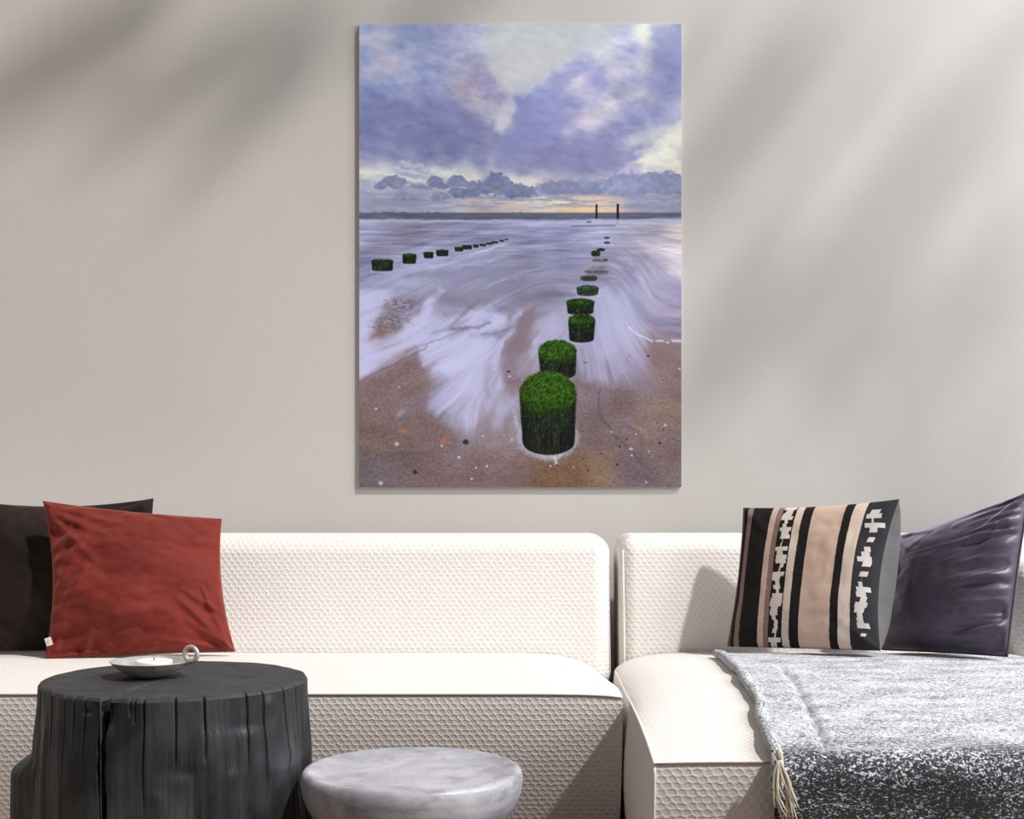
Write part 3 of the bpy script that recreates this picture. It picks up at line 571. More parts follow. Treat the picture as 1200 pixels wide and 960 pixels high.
# ================================================================= picture on the wall
def srgb2lin(c):
    c = c/255.; return np.where(c <= .04045, c/12.92, ((c+.055)/1.055)**2.4)
YP = YW-.011
pic = empty('wall_picture', ((609.75-600)/FPX*YP, YW-.0055, CAM_Z+(HORIZON-571)/FPX*YP), 'tall frameless seascape print of mossy groyne posts hanging on the wall above the sofa', 'picture')
w0 = at(PX0, PY1, YP); w1 = at(PX1, PY0, YP)
def make_print():
    t = NT('printed_canvas'); c = t.n('ShaderNodeVertexColor', layer_name='print').outputs[0]
    return t.out(c, .8, t.bump(t.noise(t.coord(), 900, 2), .03, .001), Specular_IOR_Level=.15)
NW, NH = 520, 748
paint = srgb2lin(paint_seascape(NW, NH))*.91
gx = np.linspace(w0[0], w1[0], NW); gz = np.linspace(w1[2], w0[2], NH); GZ, GX = np.meshgrid(gz, gx, indexing='ij')
face = link('printed_face', np.stack([GX, np.full_like(GX, YP-.0006), GZ], -1), quads(NH, NW), make_print(), pic, smooth=False)
ca = face.data.color_attributes.new('print', 'FLOAT_COLOR', 'POINT'); buf = np.ones((NH*NW, 4), np.float32); buf[:, :3] = paint.reshape(-1, 3); ca.data.foreach_set('color', buf.ravel())
o = rounded_box('stretcher', (w0[0], YP, w0[2]), (w1[0], YW-.001, w1[2]), .0015, plain('canvas_edge', (.62, .60, .60), .8), pic, 2)
rebase(pic)
# ================================================================= cushions
def pillow_grids(c, T, Tb, pinch, n=90, disp=None, sq=.5, bulge=0.0):
    """front and back sheets of a cushion spanned by four corners (top left, top right, bottom right, bottom left)"""
    a = np.sin(np.linspace(-1, 1, n)*math.pi/2)*.75+np.linspace(-1, 1, n)*.25; a = a/a.max()
    U, V = np.meshgrid(a, a, indexing='ij'); pt, pr, pb, pl = pinch
    tl, tr, br, bl = [np.asarray(q, float) for q in c]
    uu = U.copy(); vv = V.copy()
    uu = uu-np.where(U > 0, pr, pl)*U*np.abs(U)*(1-V**2)**1.0
    vv = vv-np.where(V > 0, pt, pb)*V*np.abs(V)*(1-U**2)**1.0
    s = (uu+1)/2; t = (vv+1)/2
    P = ((bl*(1-s)[..., None]+br*s[..., None])*(1-t)[..., None]+(tl*(1-s)[..., None]+tr*s[..., None])*t[..., None])
    nrm = np.cross(br-bl, tl-bl); nrm /= np.linalg.norm(nrm)
    env = np.clip((1-U**2)*(1-V**2), 0, 1)
    h = env**sq
    edge = np.clip(np.minimum(1-np.abs(U), 1-np.abs(V))*14, 0, 1)
    d = disp(U, V) if disp else 0; db = disp(-U, V) if disp else 0
    F = P+nrm*(T*h+d*edge)[..., None]; B = P-nrm*(Tb*h+db*edge*.6)[..., None]
    if bulge:
        q = np.clip((1-U)/.13, 0, 9); ud = (br-bl)/np.linalg.norm(br-bl); B = B+ud*(bulge*q*np.exp(1-q)*np.clip(1-V**2, 0, 1)**.5)[..., None]
    uv = np.stack([(U+1)/2, (V+1)/2], -1)
    return F, B, uv, nrm
def boundary(F):
    return np.concatenate([F[:, -1], F[::-1, -1][:1], F[-1, ::-1], F[::-1, 0], F[0, :]])
def border_path(F, k=.0):
    p = np.concatenate([F[:-1, -1], F[-1, ::-1][:-1], F[::-1, 0][:-1], F[0, :][:-1]]); return p
def ridges(U, V, lst):
    """soft folds: (u0, v0, u1, v1, half width, height)"""
    d = np.zeros_like(U)
    for (a, b, c, e, w, h) in lst:
        dx, dy = c-a, e-b; L = dx*dx+dy*dy; t = np.clip(((U-a)*dx+(V-b)*dy)/L, 0, 1)
        q = np.hypot(U-a-t*dx, V-b-t*dy); d += h*np.exp(-(q/w)**2)*np.sqrt(np.clip(1-t, 0, 1)*.8+.2)-h*.45*np.exp(-(q/(w*2.3))**2)
    return d
def red_disp(U, V):
    d = fnoise(U*1.6, V*2.2, 3)*.016+fnoise(U*1.5+V*1.2, V*5-U*2.2, 5, 3)*.009*(1.0-.8*U)
    d += ridges(U, V, [(-1,.95,-.1,.75,.05,.008),(-1,.9,-.3,.55,.06,.008),(-1,.85,-.45,.2,.06,.009),(-1,.95,0,.93,.05,.006),(-.95,-.2,-.5,.6,.06,.008),(-.95,-.6,-.55,.1,.06,.007),
        (1,-1,.45,-.25,.06,.012),(1,-1,.55,-.6,.05,.012),(1,-1,.25,-.85,.05,.010),(.95,-.95,.8,-.2,.05,.010),(1,-.5,.5,-.15,.045,.009),(.8,-.35,.75,-.1,.03,.006),
        (-1,-1,-.35,-.7,.06,.010),(-.6,-1,-.5,-.7,.05,.014),(-.35,-1,-.5,-.8,.05,-.010),(.1,-.98,.3,-.72,.04,.008),(-.2,-.95,.0,-.75,.04,.006),(.3,1,.5,.9,.05,.008),(-.9,-.9,-.8,-.4,.05,.006)])
    return d*1.35
def brown_disp(U, V):
    return fnoise(U*2, V*2, 13)*.024+fnoise(U*5, V*4, 15, 3)*.006+ridges(U, V, [(1,1,.4,.6,.08,.014),(1,.95,.6,.3,.06,.012),(-.5,1,-.6,.5,.08,.012),(0,-1,-.1,-.6,.06,.010),(-.3,-1,-.5,-.7,.05,.010)])
def kilim_disp(U, V):
    return fnoise(U*1.5, V*1.5, 23)*.012+ridges(U, V, [(-1,1,-.6,.6,.06,.006),(1,-1,.5,-.6,.06,.006),(-.9,-.9,-.5,-.6,.05,.006)])+fnoise(U*14, V*3, 25, 3)*.0012
def purple_disp(U, V):
    k = sstep(.10, .85, U); pl = vnoise(U*1.3+V*.8, V*10-U*1.6+4, 33)*.034+vnoise(U*3.5, V*21-U*4, 36)*.018
    d = pl*k+fnoise(U*1.4, V*1.6, 38)*.008+fnoise(U*6, V*9, 39, 3)*.002
    d += ridges(U, V, [(-1,1,-.5,.55,.06,.012),(-1,.95,-.6,.2,.05,.010),(-.9,1,-.2,.8,.05,.010),(1,1,.2,.75,.06,.014),(1,1,.5,.45,.05,.012),(1,.9,.6,.2,.04,.008),(-.9,-.78,.95,-.80,.03,.003),(-.6,.42,.5,.44,.02,.002)])
    return d
def cushion(name, label, base, corners, T, Tb, pinch, disp, matF, matB=None, split=False, n=90, sq=.5, bulge=0.0):
    root = empty(name, base, label, 'cushion')
    F, B, uv, nrm = pillow_grids(corners, T, Tb, pinch, n, disp, sq, bulge)
    if split:
        Mesh().grid(F, uv).build('front_panel', matF, root); Mesh().grid(B, uv, flip=True).build('back_panel', matB, root)
    else: Mesh().grid(F, uv).grid(B, uv, flip=True).build('cover', matF, root)
    return root, F, B
M_red = make_velvet('rust_red_velvet', (.205, .028, .020), (.135, .017, .013), .85, (1, .42, .33), .8, 2.2)
M_brown = make_velvet('dark_brown_velvet', (.030, .017, .014), (.010, .006, .006), .45, (.75, .5, .42), .75, 2.5)
M_purple = make_velvet('aubergine_satin', (.085, .066, .104), (.055, .043, .070), .75, (.80, .74, 1), .36, 5, .2)
M_purple.node_tree.nodes['Principled BSDF'].inputs['Specular IOR Level'].default_value = .5
M_grey = make_velvet('grey_backing', (.16, .155, .16), (.11, .105, .11), .3, (.9, .9, 1), .6, 8)
def make_kilim():
    t = NT('striped_kilim'); uv = t.coord('UV'); sp = t.n('ShaderNodeSeparateXYZ', {0: uv}); u, v = sp.outputs[0], sp.outputs[1]
    wob = t.math('MULTIPLY', t.math('SUBTRACT', t.noise(t.scaled(uv, (6, 90, 1)), 1, 2), .5), .012)
    uw = t.math('ADD', u, wob)
    K = (.006, .0055, .0065); P = (.66, .47, .375); C = (.72, .58, .485); Mv = (.26, .17, .145); Ch = (.024, .024, .030); Br = (.12, .08, .065)
    base = t.ramp(uw, [(0, Br), (.022, K), (.050, Mv), (.085, K), (.215, P), (.255, Mv), (.290, K), (.385, C), (.430, K), (.495, P), (.695, K), (.750, C), (.825, Ch)], 'CONSTANT')
    def ikat(uc, half, amp, f, o):
        vq = t.math('DIVIDE', t.math('FLOOR', t.math('MULTIPLY', v, f)), f)
        nz = t.n('ShaderNodeTexNoise', {'W': t.math('ADD', t.math('MULTIPLY', vq, 31.0), o), 'Scale': 1.0, 'Detail': 2}, noise_dimensions='1D').outputs[0]
        nw = t.n('ShaderNodeTexNoise', {'W': t.math('ADD', t.math('MULTIPLY', vq, 47.0), o+9), 'Scale': 1.0, 'Detail': 2}, noise_dimensions='1D').outputs[0]
        tri = t.math('PINGPONG', t.math('MULTIPLY', v, 9.0), 1.0)
        cen = t.math('ADD', uc, t.math('MULTIPLY', t.math('ADD', t.math('SUBTRACT', tri, .5), t.math('MULTIPLY', t.math('SUBTRACT', nz, .5), 2.4)), amp))
        d = t.math('ABSOLUTE', t.math('SUBTRACT', u, cen))
        w = t.math('MULTIPLY', t.math('MULTIPLY', t.math('SUBTRACT', nw, .36), 5.0), half)
        return t.math('LESS_THAN', d, w)
    z1 = ikat(.337, .030, .022, 34, 3.0); z2 = ikat(.905, .034, .030, 30, 23.0)
    lo1 = t.math('MULTIPLY', t.math('GREATER_THAN', u, .296), t.math('LESS_THAN', u, .379))
    z1 = t.math('MULTIPLY', z1, lo1); z2 = t.math('MULTIPLY', z2, t.math('GREATER_THAN', u, .845))
    z2 = t.math('MULTIPLY', z2, t.math('MULTIPLY', t.math('GREATER_THAN', v, .08), t.math('LESS_THAN', v, .93)))
    k = t.mix(z1, base, (.74, .66, .60)); k = t.mix(z2, k, (.66, .60, .58))
    wv = t.noise(t.scaled(uv, (160, 340, 1)), 1, 2)
    k = t.mix(t.math('MULTIPLY', t.ramp(wv, [(.4, 0.0), (.7, 1.0)]), .22), k, (.10, .08, .075))
    return t.out(k, .9, t.bump(wv, .5, .002), Specular_IOR_Level=.2)
sT = .42
brown_c, _, _ = cushion('cushion', 'dark brown velvet cushion half hidden behind the red one', (-1.35, 3.88, .44),
    [at(-74, 580, 3.93), at(180, 584, 3.955), at(188, 764, 3.88), at(-66, 764, 3.86)], .085, .03, (.13, .05, .01, .05), brown_disp, M_brown)
rebase(brown_c)
red_c, RF, RB = cushion('cushion', 'rust red velvet cushion with a small white side label', (-1.1, 3.78, .44),
    [at(50, 587, 3.80), at(260, 608, 3.88), at(276, 764, 3.80), at(52, 772, 3.70)], .10, .022, (.035, .075, .010, .10), red_disp, M_red, n=130)
# little woven label sewn into the left seam
M_tag = plain('white_label_tape', (.80, .79, .76), .8, 300, .05)
tc = at(57, 752, 3.688); e1 = np.array([.0085, -.001, .003]); e2 = np.array([.003, .001, -.0105])
tagv = [tc-e1-e2, tc+e1-e2, tc+e1+e2, tc-e1+e2]; nn = np.cross(e1, e2); nn /= np.linalg.norm(nn)
tv = [q-nn*.0006 for q in tagv]+[q+nn*.0006 for q in tagv]
tag = link('label_tag', tv, [[0,1,2,3],[7,6,5,4],[0,4,5,1],[1,5,6,2],[2,6,7,3],[3,7,4,0]], M_tag, red_c, smooth=False); tag['label'] = 'small white label sewn into the seam'
an = np.radians(np.linspace(50, 310, 18)); side = 1 if nn[1] < 0 else -1
Mesh().tube(tc+nn*side*.0012+np.cos(an)[:, None]*np.array([.0034, 0, .0008])+np.sin(an)[:, None]*np.array([-.0008, 0, .0036]), .0006, 6).build('label_mark', plain('grey_thread', (.30, .30, .30), .8), tag)
rebase(red_c)
kil_c, _, _ = cushion('cushion', 'kilim cushion striped in black, peach and charcoal with grey backing', (.92, 3.88, .445),
    [at(871, 595, 3.96), at(1054, 585, 3.73), at(1032, 763, 3.66), at(852, 758, 3.88)], .06, .10, (.05, .12, .006, .05), kilim_disp, make_kilim(), M_grey, True, 110, .42, .050)
rebase(kil_c)
pur_c, PF, PB = cushion('cushion', 'wrinkled dark purple cushion with piped edge in the sofa corner', (1.24, 3.8, .455),
    [at(1049, 630, 3.965), at(1206, 577, 3.66), at(1180, 769, 3.56), at(1034, 761, 3.90)], .10, .06, (.05, .02, .01, .03), purple_disp, M_purple, n=140)
pp = border_path(PF); Mesh().tube(pp[::2], .0032, 6, closed=True).build('piping', plain('dark_piping', (.03, .022, .032), .6), pur_c)
rebase(pur_c)
# ================================================================= throw over the chaise
def make_throw():
    t = NT('tweed_wool'); uv = t.coord('UV'); sp = t.n('ShaderNodeSeparateXYZ', {0: uv}); v = sp.outputs[1]
    f1 = t.noise(t.scaled(uv, (120, 230, 1)), 1, 2, .6, 1.0); f2 = t.noise(t.scaled(uv, (260, 420, 1)), 1, 2, .6)
    f3 = t.noise(t.scaled(uv, (8, 14, 1)), 1, 4, .6)
    dark_end = t.n('ShaderNodeMapRange', {0: v, 1: 1.22, 2: 1.46, 3: 0.0, 4: .20}).outputs[0]      # flecks turn darker past the front fold
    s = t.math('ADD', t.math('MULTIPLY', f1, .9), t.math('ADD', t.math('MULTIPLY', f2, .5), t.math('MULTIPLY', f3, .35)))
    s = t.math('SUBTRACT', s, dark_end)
    k = t.ramp(s, [(.70, (.018, .015, .015)), (.79, (.08, .085, .115)), (.86, (.50, .53, .58)), (1.0, (.84, .84, .85))])
    b = t.math('ADD', f1, f2)
    return t.out(k, .95, t.bump(b, .6, .004), Sheen_Weight=.2, Sheen_Roughness=.5)
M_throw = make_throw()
thr = empty('throw_blanket', (.95, 3.1, .43), 'grey and white flecked wool throw spread over the chaise seat', 'blanket')
YB, YF = 3.80, 2.434
Ltop = YB-YF; Ldown = .30
edge = np.array([(0.0, .572), (.10, .572), (.30, .568), (.62, .553), (.85, .535), (1.05, .508), (1.25, .482), (1.40, .468), (1.66, .472)])  # left edge: (run from the rear hem, X)
def throw_pt(s, X):
    """point on the seat surface at run s from the rear hem"""
    R = .035; s1 = Ltop-R; arc = R*math.pi/2
    Y = np.where(s < s1, YB-s, np.where(s < s1+arc, YF+R-R*np.sin((s-s1)/R), YF))
    zt = seatR.top(X, np.clip(Y, 2.45, 3.99))
    zc = seatR.top(X, np.full_like(X, YF+R))
    Z = np.where(s < s1, zt, np.where(s < s1+arc, zc-R*(1-np.cos(np.clip((s-s1)/R, 0, 1.571))), zc-R-(s-s1-arc)))
    a = np.clip((s-s1)/R, 0, math.pi/2)
    N = np.stack([np.zeros_like(a), -np.sin(a), np.cos(a)], -1)
    return np.stack([X, Y, Z], -1), N
S = np.concatenate([np.linspace(0, Ltop-.06, 110), np.linspace(Ltop-.055, Ltop+.04, 24), np.linspace(Ltop+.045, Ltop+Ldown, 40)]); U = np.linspace(0, 1, 170)
SS, UU = np.meshgrid(S, U, indexing='ij'); xl = np.interp(SS, edge[:, 0], edge[:, 1])
xl = xl+vnoise(SS*9, SS*0+2, 51)*.008
XX = xl+UU*(1.372-xl); wob = fnoise(XX*5, SS*5, 53)*.008+fnoise(XX*16, SS*12, 55, 3)*.003
rear = vnoise(XX*7, XX*0+5, 57)*.03+fnoise(XX*30, XX*0+9, 58, 2)*.01                       # wavy rear hem
S2 = SS+np.clip(1-SS/.3, 0, 1)*rear
P, N = throw_pt(np.clip(S2, -.05, 9), XX)
foldx = np.interp(SS, [0, .30, .62, 1.0, 1.36, 1.7], [.70, .675, .655, .610, .565, .545])
fold = np.exp(-((XX-foldx)/.011)**2)*sstep(.25, .5, SS)*sstep(1.45, 1.2, SS)
off = np.where(SS < .35, .009, .013)+wob*np.where(SS < .35, .3, .8)-fold*.010+.010*sstep(.05, 0, XX-foldx)*sstep(foldx-.06, foldx, XX)*0
P = P+N*np.maximum(off, .005)[..., None]
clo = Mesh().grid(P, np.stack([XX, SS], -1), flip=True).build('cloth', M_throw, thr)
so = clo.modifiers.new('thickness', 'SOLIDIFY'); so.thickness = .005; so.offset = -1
hs = np.linspace(0.0, 1.40, 120); hx = np.interp(hs, edge[:, 0], edge[:, 1])+vnoise(hs*9, hs*0+2, 51)*.008
HP, HN = throw_pt(hs, hx); rr = .0125+vnoise(hs*18, hs*0+7, 61)*.004
HP = HP+HN*(rr*.95+.003+.006*sstep(1.15, 1.32, hs))[:, None]+np.array([-.002, 0, 0])
Mesh().tube(HP, rr, 10).build('rolled_hem', M_throw, thr)
rp = P[0, ::2] + np.array([0, 0, .000]); Mesh().tube(rp, .0045+vnoise(np.arange(len(rp))*.7, np.arange(len(rp))*0, 63)*.002, 8).build('rear_hem', M_throw, thr)
# tassel hanging from the hem over the front edge
M_cream = plain('cream_yarn', (.66, .58, .47), .9, 200)
ta = at(913, 884, 2.405); tas = Mesh(); k0 = np.linspace(0, 1, 8)
kn = Mesh(); kn.tube(np.stack([ta[0]+0*k0, ta[1]+0*k0, ta[2]+.010-.022*k0], -1), .006*np.sqrt(np.clip(1-(2*k0-1)**2*.9, 0, 1))+.0008, 10)
tassel = kn.build('tassel', M_cream, thr); tassel['label'] = 'cream yarn tassel'
rnd = random.Random(5)
for i in range(22):
    a = rnd.uniform(-1, 1); b = rnd.uniform(-1, 1); L = rnd.uniform(.070, .112); q = np.linspace(0, 1, 9)
    dx = (a*.020*np.sin(q*2.0)+.022*q*q*(.4+.6*rnd.random()) - .004*np.sin(q*6+a*5)*q); dy = -.003-(b+1)*.004*np.sin(q*2.2)
    tas.tube(np.stack([ta[0]+dx, ta[1]+dy, ta[2]-.008-L*q], -1), .0016, 5)
tas.build('strands', M_cream, tassel)
rebase(thr)
# ================================================================= charred stump
def make_char():
    t = NT('charred_wood'); c = t.coord(); st = t.noise(t.scaled(c, (26, 26, 2.2)), 1, 5, .6, .3); lg = t.noise(t.scaled(c, (7, 7, 4)), 1, 3); fn = t.noise(t.scaled(c, (160, 160, 22)), 1, 3)
    k = t.ramp(st, [(.32, (.004, .004, .006)), (.62, (.011, .0115, .016)), (.8, (.034, .037, .046))])
    k = t.mix(t.ramp(lg, [(.50, 0.0), (.72, .70)]), k, (.075, .083, .090))  # blue-grey sheen painted into the wood colour, in noise patches
    h = t.math('ADD', t.math('MULTIPLY', st, 1.0), t.math('MULTIPLY', fn, .25))
    r = t.ramp(lg, [(.35, .60), (.65, .28)])
    return t.out(k, r, t.bump(h, .45, .010), Specular_IOR_Level=.6)
def make_char_top():
    t = NT('charred_end_grain'); c = t.coord(); n = t.noise(c, 30, 5, .65); n2 = t.noise(c, 8, 3)
    k = t.ramp(n, [(.3, (.018, .018, .019)), (.7, (.046, .046, .047))]); k = t.mix(t.ramp(n2, [(.5, 0.0), (.75, .5)]), k, (.07, .07, .072))
    return t.out(k, .75, t.bump(n, .5, .004))
CX, CY, R0, HT = -.6387, 2.587, .2475, .55
stump = empty('stump_table', (CX, CY, 0), 'charred black tree stump side table with a deep crack down its front', 'side table')
NPH = 1280; ph = np.arange(NPH)/NPH*2*math.pi-math.pi      # 0 faces the camera, + towards the right
cuts = [(63,.0022,.010,.16),(72,.002,.008,.2),(81,.0018,.008,.12),(96,.0025,.010,.1),(116,.0018,.006,.25),(129,.002,.008,.1),(142,.0022,.008,.12),(196,.0026,.008,.03),(200,.0018,.008,.045),(210,.002,.008,.2),(242,.002,.010,.12),(271,.002,.010,.11),(311,.0016,.008,.16),(326,.0016,.008,.2),(343,.0018,.009,.2),(353,.0016,.008,.2)]
def wrap(a): return (a+math.pi) % (2*math.pi)-math.pi
def crack_c(z): return math.radians(-15.0)+np.interp(z, [0, .25, .33, .42, .47, .50, .55], [-.005, -.005, .0, -.018, -.022, .008, .014])
def crack_w(z): return np.interp(z, [0, .3, .42, .48, .51, .55], [.0062, .0062, .0072, .0075, .0085, .0090])
def stump_r(PH, Z, cr=1.0):
    r = R0+.010*sstep(.55, .40, Z)+.006*sstep(.40, .1, Z)
    r = r+fnoise(PH*2.6+40, Z*3, 71, 3)*.010+fnoise(PH*9+40, Z*2.2, 73, 3)*.005*sstep(.56, .45, Z)
    r = r+.046*np.exp(-(wrap(PH-math.radians(-88))/.34)**2)*sstep(.425, .375, Z)+.05*np.exp(-(wrap(PH-math.radians(96))/.30)**2)*sstep(.38, .25, Z)+.04*np.exp(-(wrap(PH-math.radians(-160))/.4)**2)*sstep(.3, .1, Z)
    for (px, w, d, run) in cuts:
        p0 = math.asin(max(-1, min(1, (px-205)/153))); k = np.clip(1-(HT-Z)/run, 0, 1)
        pp = p0+vnoise(Z*14, Z*0+px, 77)*.012
        r = r-d*k**.5*np.exp(-(wrap(PH-pp)*R0/(w*.75))**2)
    # knots and axe marks
    for (px, py, s, h) in [(222,934,.014,.004),(293,912,.017,.004),(275,868,.026,.005),(345,883,.013,.003),(145,835,.010,-.004),(172,862,.018,.006),(330,825,.013,.003),(250,905,.03,-.004),(310,850,.03,-.003)]:
        p0 = math.asin((px-205)/153); z0 = CAM_Z-(py-HORIZON)/FPX*(CY-R0*math.cos(p0)); r = r+h*np.exp(-((wrap(PH-p0)*R0)**2+(Z-z0)**2*(1 if h > 0 else 6))/s**2)
    return r
Zs = np.concatenate([np.linspace(0, .28, 24)[:-1], np.linspace(.28, HT-.006, 100)]); PHg, Zg = np.meshgrid(ph, Zs, indexing='ij')
Rg = stump_r(PHg, Zg); dc = np.abs(wrap(PHg-crack_c(Zg)+vnoise(Zg*40, Zg*0, 79)*.012))*R0
Rg = Rg-.20*sstep(1.10, .90, dc/crack_w(Zg))-.006*np.exp(-(dc/.018)**2)
body = np.stack([CX+np.sin(PHg)*Rg, CY-np.cos(PHg)*Rg, Zg], -1)
m = Mesh(); m.grid(body, wrap_u=True); m.build('trunk', make_char(), stump)
fr = np.concatenate([[1.0, .9925, .982], np.linspace(.965, .02, 44)]); PHt, Ft = np.meshgrid(ph, fr, indexing='ij'); Rt = stump_r(PHt, np.full_like(PHt, HT-.006))
rad = Rt*Ft; zt = HT-.006+.006*sstep(1.0, .982, Ft)+fnoise(np.sin(PHt)*rad*22, np.cos(PHt)*rad*22, 81, 3)*.0016*sstep(1, .95, Ft)
cp = crack_c(np.full_like(rad, HT))+np.interp(rad, [.0, .04, .10, .15, .25], [-.3, -.25, -.10, -.02, 0]); wcr = np.interp(rad, [.04, .06, .10, .15, .25], [.0, .0055, .0080, .0090, .0090])
dct = np.abs(wrap(PHt-cp))*rad; ck = sstep(1.10, .90, dct/np.maximum(wcr, 1e-5))*(wcr > 1e-4)
zt = zt-.45*ck
for (px, w, d, run) in cuts:
    p0 = math.asin((px-205)/153); zt = zt-.006*np.exp(-(wrap(PHt-p0)*R0/w)**2)*sstep(.955, 1.0, Ft)
rim = np.abs(wrap(PHt-crack_c(np.full_like(rad, HT))))*R0; rr_in = rad-.20*sstep(1.10, .90, rim/crack_w(HT))*(Ft > .999)
m = Mesh(); m.grid(np.stack([CX+np.sin(PHt)*rad, CY-np.cos(PHt)*rad, zt], -1), wrap_u=True, flip=True)
top = m.build('table_top', make_char_top(), stump); top['label'] = 'matt grey black top'
rebase(stump)
# ================================================================= dish with ring handle, candle
def make_pewter():
    t = NT('pewter_metal'); c = t.coord(); n = t.noise(c, 60, 4)
    return t.out(t.ramp(n, [(.3, (.42, .40, .375)), (.7, (.62, .595, .565))]), t.ramp(n, [(.3, .38), (.7, .5)]), t.bump(t.noise(c, 160, 3), .2, .002), Metallic=.35)
DX, DY, DZ = -.6905, 2.605, .5505
dish = empty('candle_dish', (DX, DY, DZ), 'grey pewter dish with a ring handle on the charred stump', 'dish')
M_pew = make_pewter()
prof = [(0, .0), (.026, .0), (.034, .002), (.050, .010), (.064, .0195), (.0735, .0290), (.0752, .0306), (.0745, .0316), (.0725, .0308), (.061, .0215), (.048, .0125), (.034, .0065), (.001, .005)]
p2 = resample(prof, 60); Mesh().lathe(p2, (DX, DY, DZ), 96).build('bowl', M_pew, dish)
a = np.linspace(0, 2*math.pi, 49)[:-1]; rc = np.array([DX+.0805, DY-.010, DZ+.0445]); ax1 = np.array([.96, -.25, .12]); ax1 /= np.linalg.norm(ax1); ax2 = np.array([-.12, 0, .99])
Mesh().tube(rc+np.cos(a)[:, None]*ax1*.0128+np.sin(a)[:, None]*ax2*.0138, .0048+.0008*np.cos(a+2), 14, closed=True).build('ring_handle', M_pew, dish)
q = np.linspace(0, 1, 8)[:, None]; Mesh().tube(np.array([DX+.066, DY-.006, DZ+.024])*(1-q)+np.array([DX+.082, DY-.010, DZ+.0305])*q, np.linspace(.004, .0052, 8), 10).build('handle_root', M_pew, dish)
rebase(dish)
cx, cy, cz = DX+.006, DY+.004, DZ+.0082
can = empty('candle', (cx, cy, cz), 'flat white candle lying in the pewter dish', 'candle')
wax = NT('white_wax'); M_wax = wax.out(wax.ramp(wax.noise(wax.coord(), 30, 3), [(.3, (.86, .855, .84)), (.7, (.90, .895, .88))]), .45, Subsurface_Weight=.15)
Mesh().lathe(resample([(0, .0), (.0315, 0), (.0345, .004), (.0350, .021), (.0335, .0232), (.004, .0224), (0, .0222)], 40), (cx, cy, cz), 64).build('wax', M_wax, can)
Mesh().tube([(cx, cy, cz+.021), (cx+.0004, cy, cz+.0245), (cx+.0012, cy-.0003, cz+.0275)], .0009, 8).build('wick', plain('burnt_wick', (.03, .028, .026), .9), can)
rebase(can)
# ================================================================= stone side table
def make_stone():
    t = NT('pale_marble'); c = t.coord(); n = t.noise(c, 6, 5, .6, 1.0); n2 = t.noise(t.scaled(c, (14, 14, 30)), 1, 4, .65, .5); n3 = t.noise(c, 80, 3)
    k = t.ramp(n, [(.3, (.30, .295, .34)), (.52, (.46, .455, .50)), (.72, (.64, .64, .67))])
    k = t.mix(t.ramp(n2, [(.50, 0.0), (.68, .62)]), k, (.20, .185, .225))
    k = t.mix(t.ramp(n3, [(.62, 0.0), (.72, .4)]), k, (.2, .19, .22))
    return t.out(k, t.ramp(n2, [(.3, .25), (.7, .45)]), t.bump(t.math('ADD', n3, n2), .12, .003), Specular_IOR_Level=.5)
BX, BY = -.1828, 2.5
tab = empty('side_table', (BX, BY, 0), 'pale grey bowl shaped stone side table in front of the sofa', 'side table')
M_stone = make_stone()
prof = resample([(.1885, .3985), (.1945, .3990), (.1995, .3950), (.2025, .3860), (.2025, .3740), (.1990, .3540), (.1930, .3380), (.1830, .3210), (.1690, .3040), (.1500, .2860), (.1300, .2720), (.1180, .2550), (.1120, .2250), (.1120, .12), (.118, .05), (.128, .012), (.130, 0), (0, 0)], 120)
Mesh().lathe(prof, (BX, BY, 0), 128).build('pedestal_bowl', M_stone, tab)
ptop = resample([(0, .3905), (.10, .3912), (.165, .3935), (.1885, .3985)], 40)
Mesh().lathe(ptop[::-1], (BX, BY, 0), 128).build('table_top', M_stone, tab)
rebase(tab)
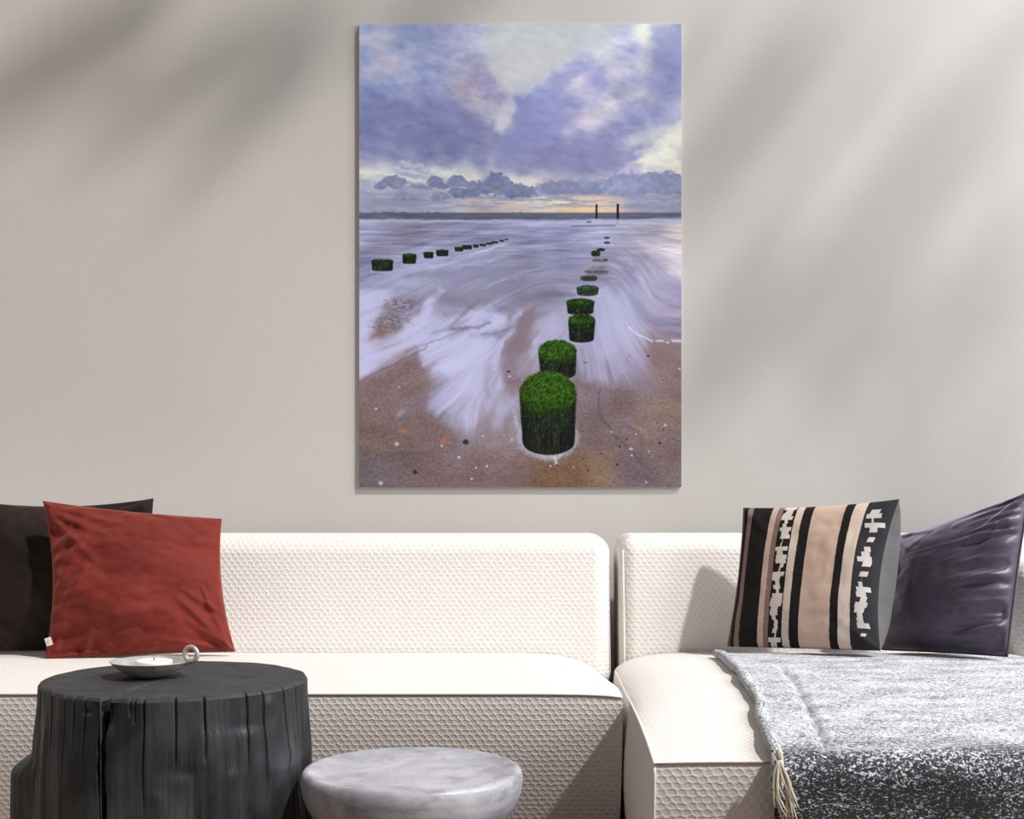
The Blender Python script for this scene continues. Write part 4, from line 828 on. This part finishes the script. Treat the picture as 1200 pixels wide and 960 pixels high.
# ================================================================= added unseen shadow caster: blades placed along the sun to streak the wall
M_caster_leaf = plain('caster_green', (.06, .13, .035), .5, 12); M_caster_stem = plain('caster_bark', (.16, .11, .07), .85, 14, .3)
caster = empty('streak_caster', (4.9, 1.9, 0), 'added leafy shadow caster, unseen, throwing the diagonal streaks on the wall', 'shadow caster')
crown = np.array([4.9, 1.9, 4.75]); DS = np.array(SUN_DIR)
q = np.linspace(0, 1, 20); Mesh().tube(np.stack([4.9+.03*np.sin(q*5), 1.9+0*q, 4.75*q], -1), .13-.05*q, 14).build('trunk', M_caster_stem, caster)
def blade(p0, p1, w):
    p0 = np.asarray(p0); p1 = np.asarray(p1); ax = p1-p0; L = np.linalg.norm(ax); ax /= L; sd_ = np.cross(ax, DS); sd_ /= np.linalg.norm(sd_); up = np.cross(sd_, ax)
    s = np.linspace(0, 1, 24); c = np.linspace(-1, 1, 9); S_, C_ = np.meshgrid(s, c, indexing='ij')
    hw = w/2*np.clip(np.sin(math.pi*np.clip(S_, .0, 1)**.8), 0.02, 1)**.42
    return p0+ax*(S_*L)[..., None]+sd_*(C_*hw)[..., None]+up*(-.18*L*(S_-.5)**2+.25*hw*np.abs(C_)-.03)[..., None]
def shade(x0, y0, x1, y1, wpx, t=4.4):
    a = at(x0, y0, YW)-DS*t; b = at(x1, y1, YW)-DS*t
    if np.linalg.norm(a-crown) < np.linalg.norm(b-crown): a, b = b, a
    lf = Mesh().grid(blade(b, a, wpx*YW/FPX)).build('caster_leaf', M_caster_leaf, caster)
    so = lf.modifiers.new('thickness', 'SOLIDIFY'); so.thickness = .004
    mid = (crown+b)/2+np.array([0, 0, .25]); Mesh().tube(smooth_path([crown, mid, b], 16, 4), np.linspace(.02, .008, 16), 6).build('caster_stalk', M_caster_stem, caster)
for args in [(770,240,1000,-30,62),(800,275,1035,-10,40),(770,120,850,20,40),(850,312,1105,-5,24),(955,320,1205,25,56),(995,350,1215,95,50),(1060,400,1225,235,48),(1090,440,1240,290,50),(1185,60,1260,-40,46),
             (830,385,960,270,46),(880,420,1020,310,56),(960,450,1080,350,60),(800,470,900,390,60),(-30,125,235,-15,62),(120,148,425,-5,48),(225,200,425,25,38),(430,30,640,-50,40)]: shade(*args)
rebase(caster)
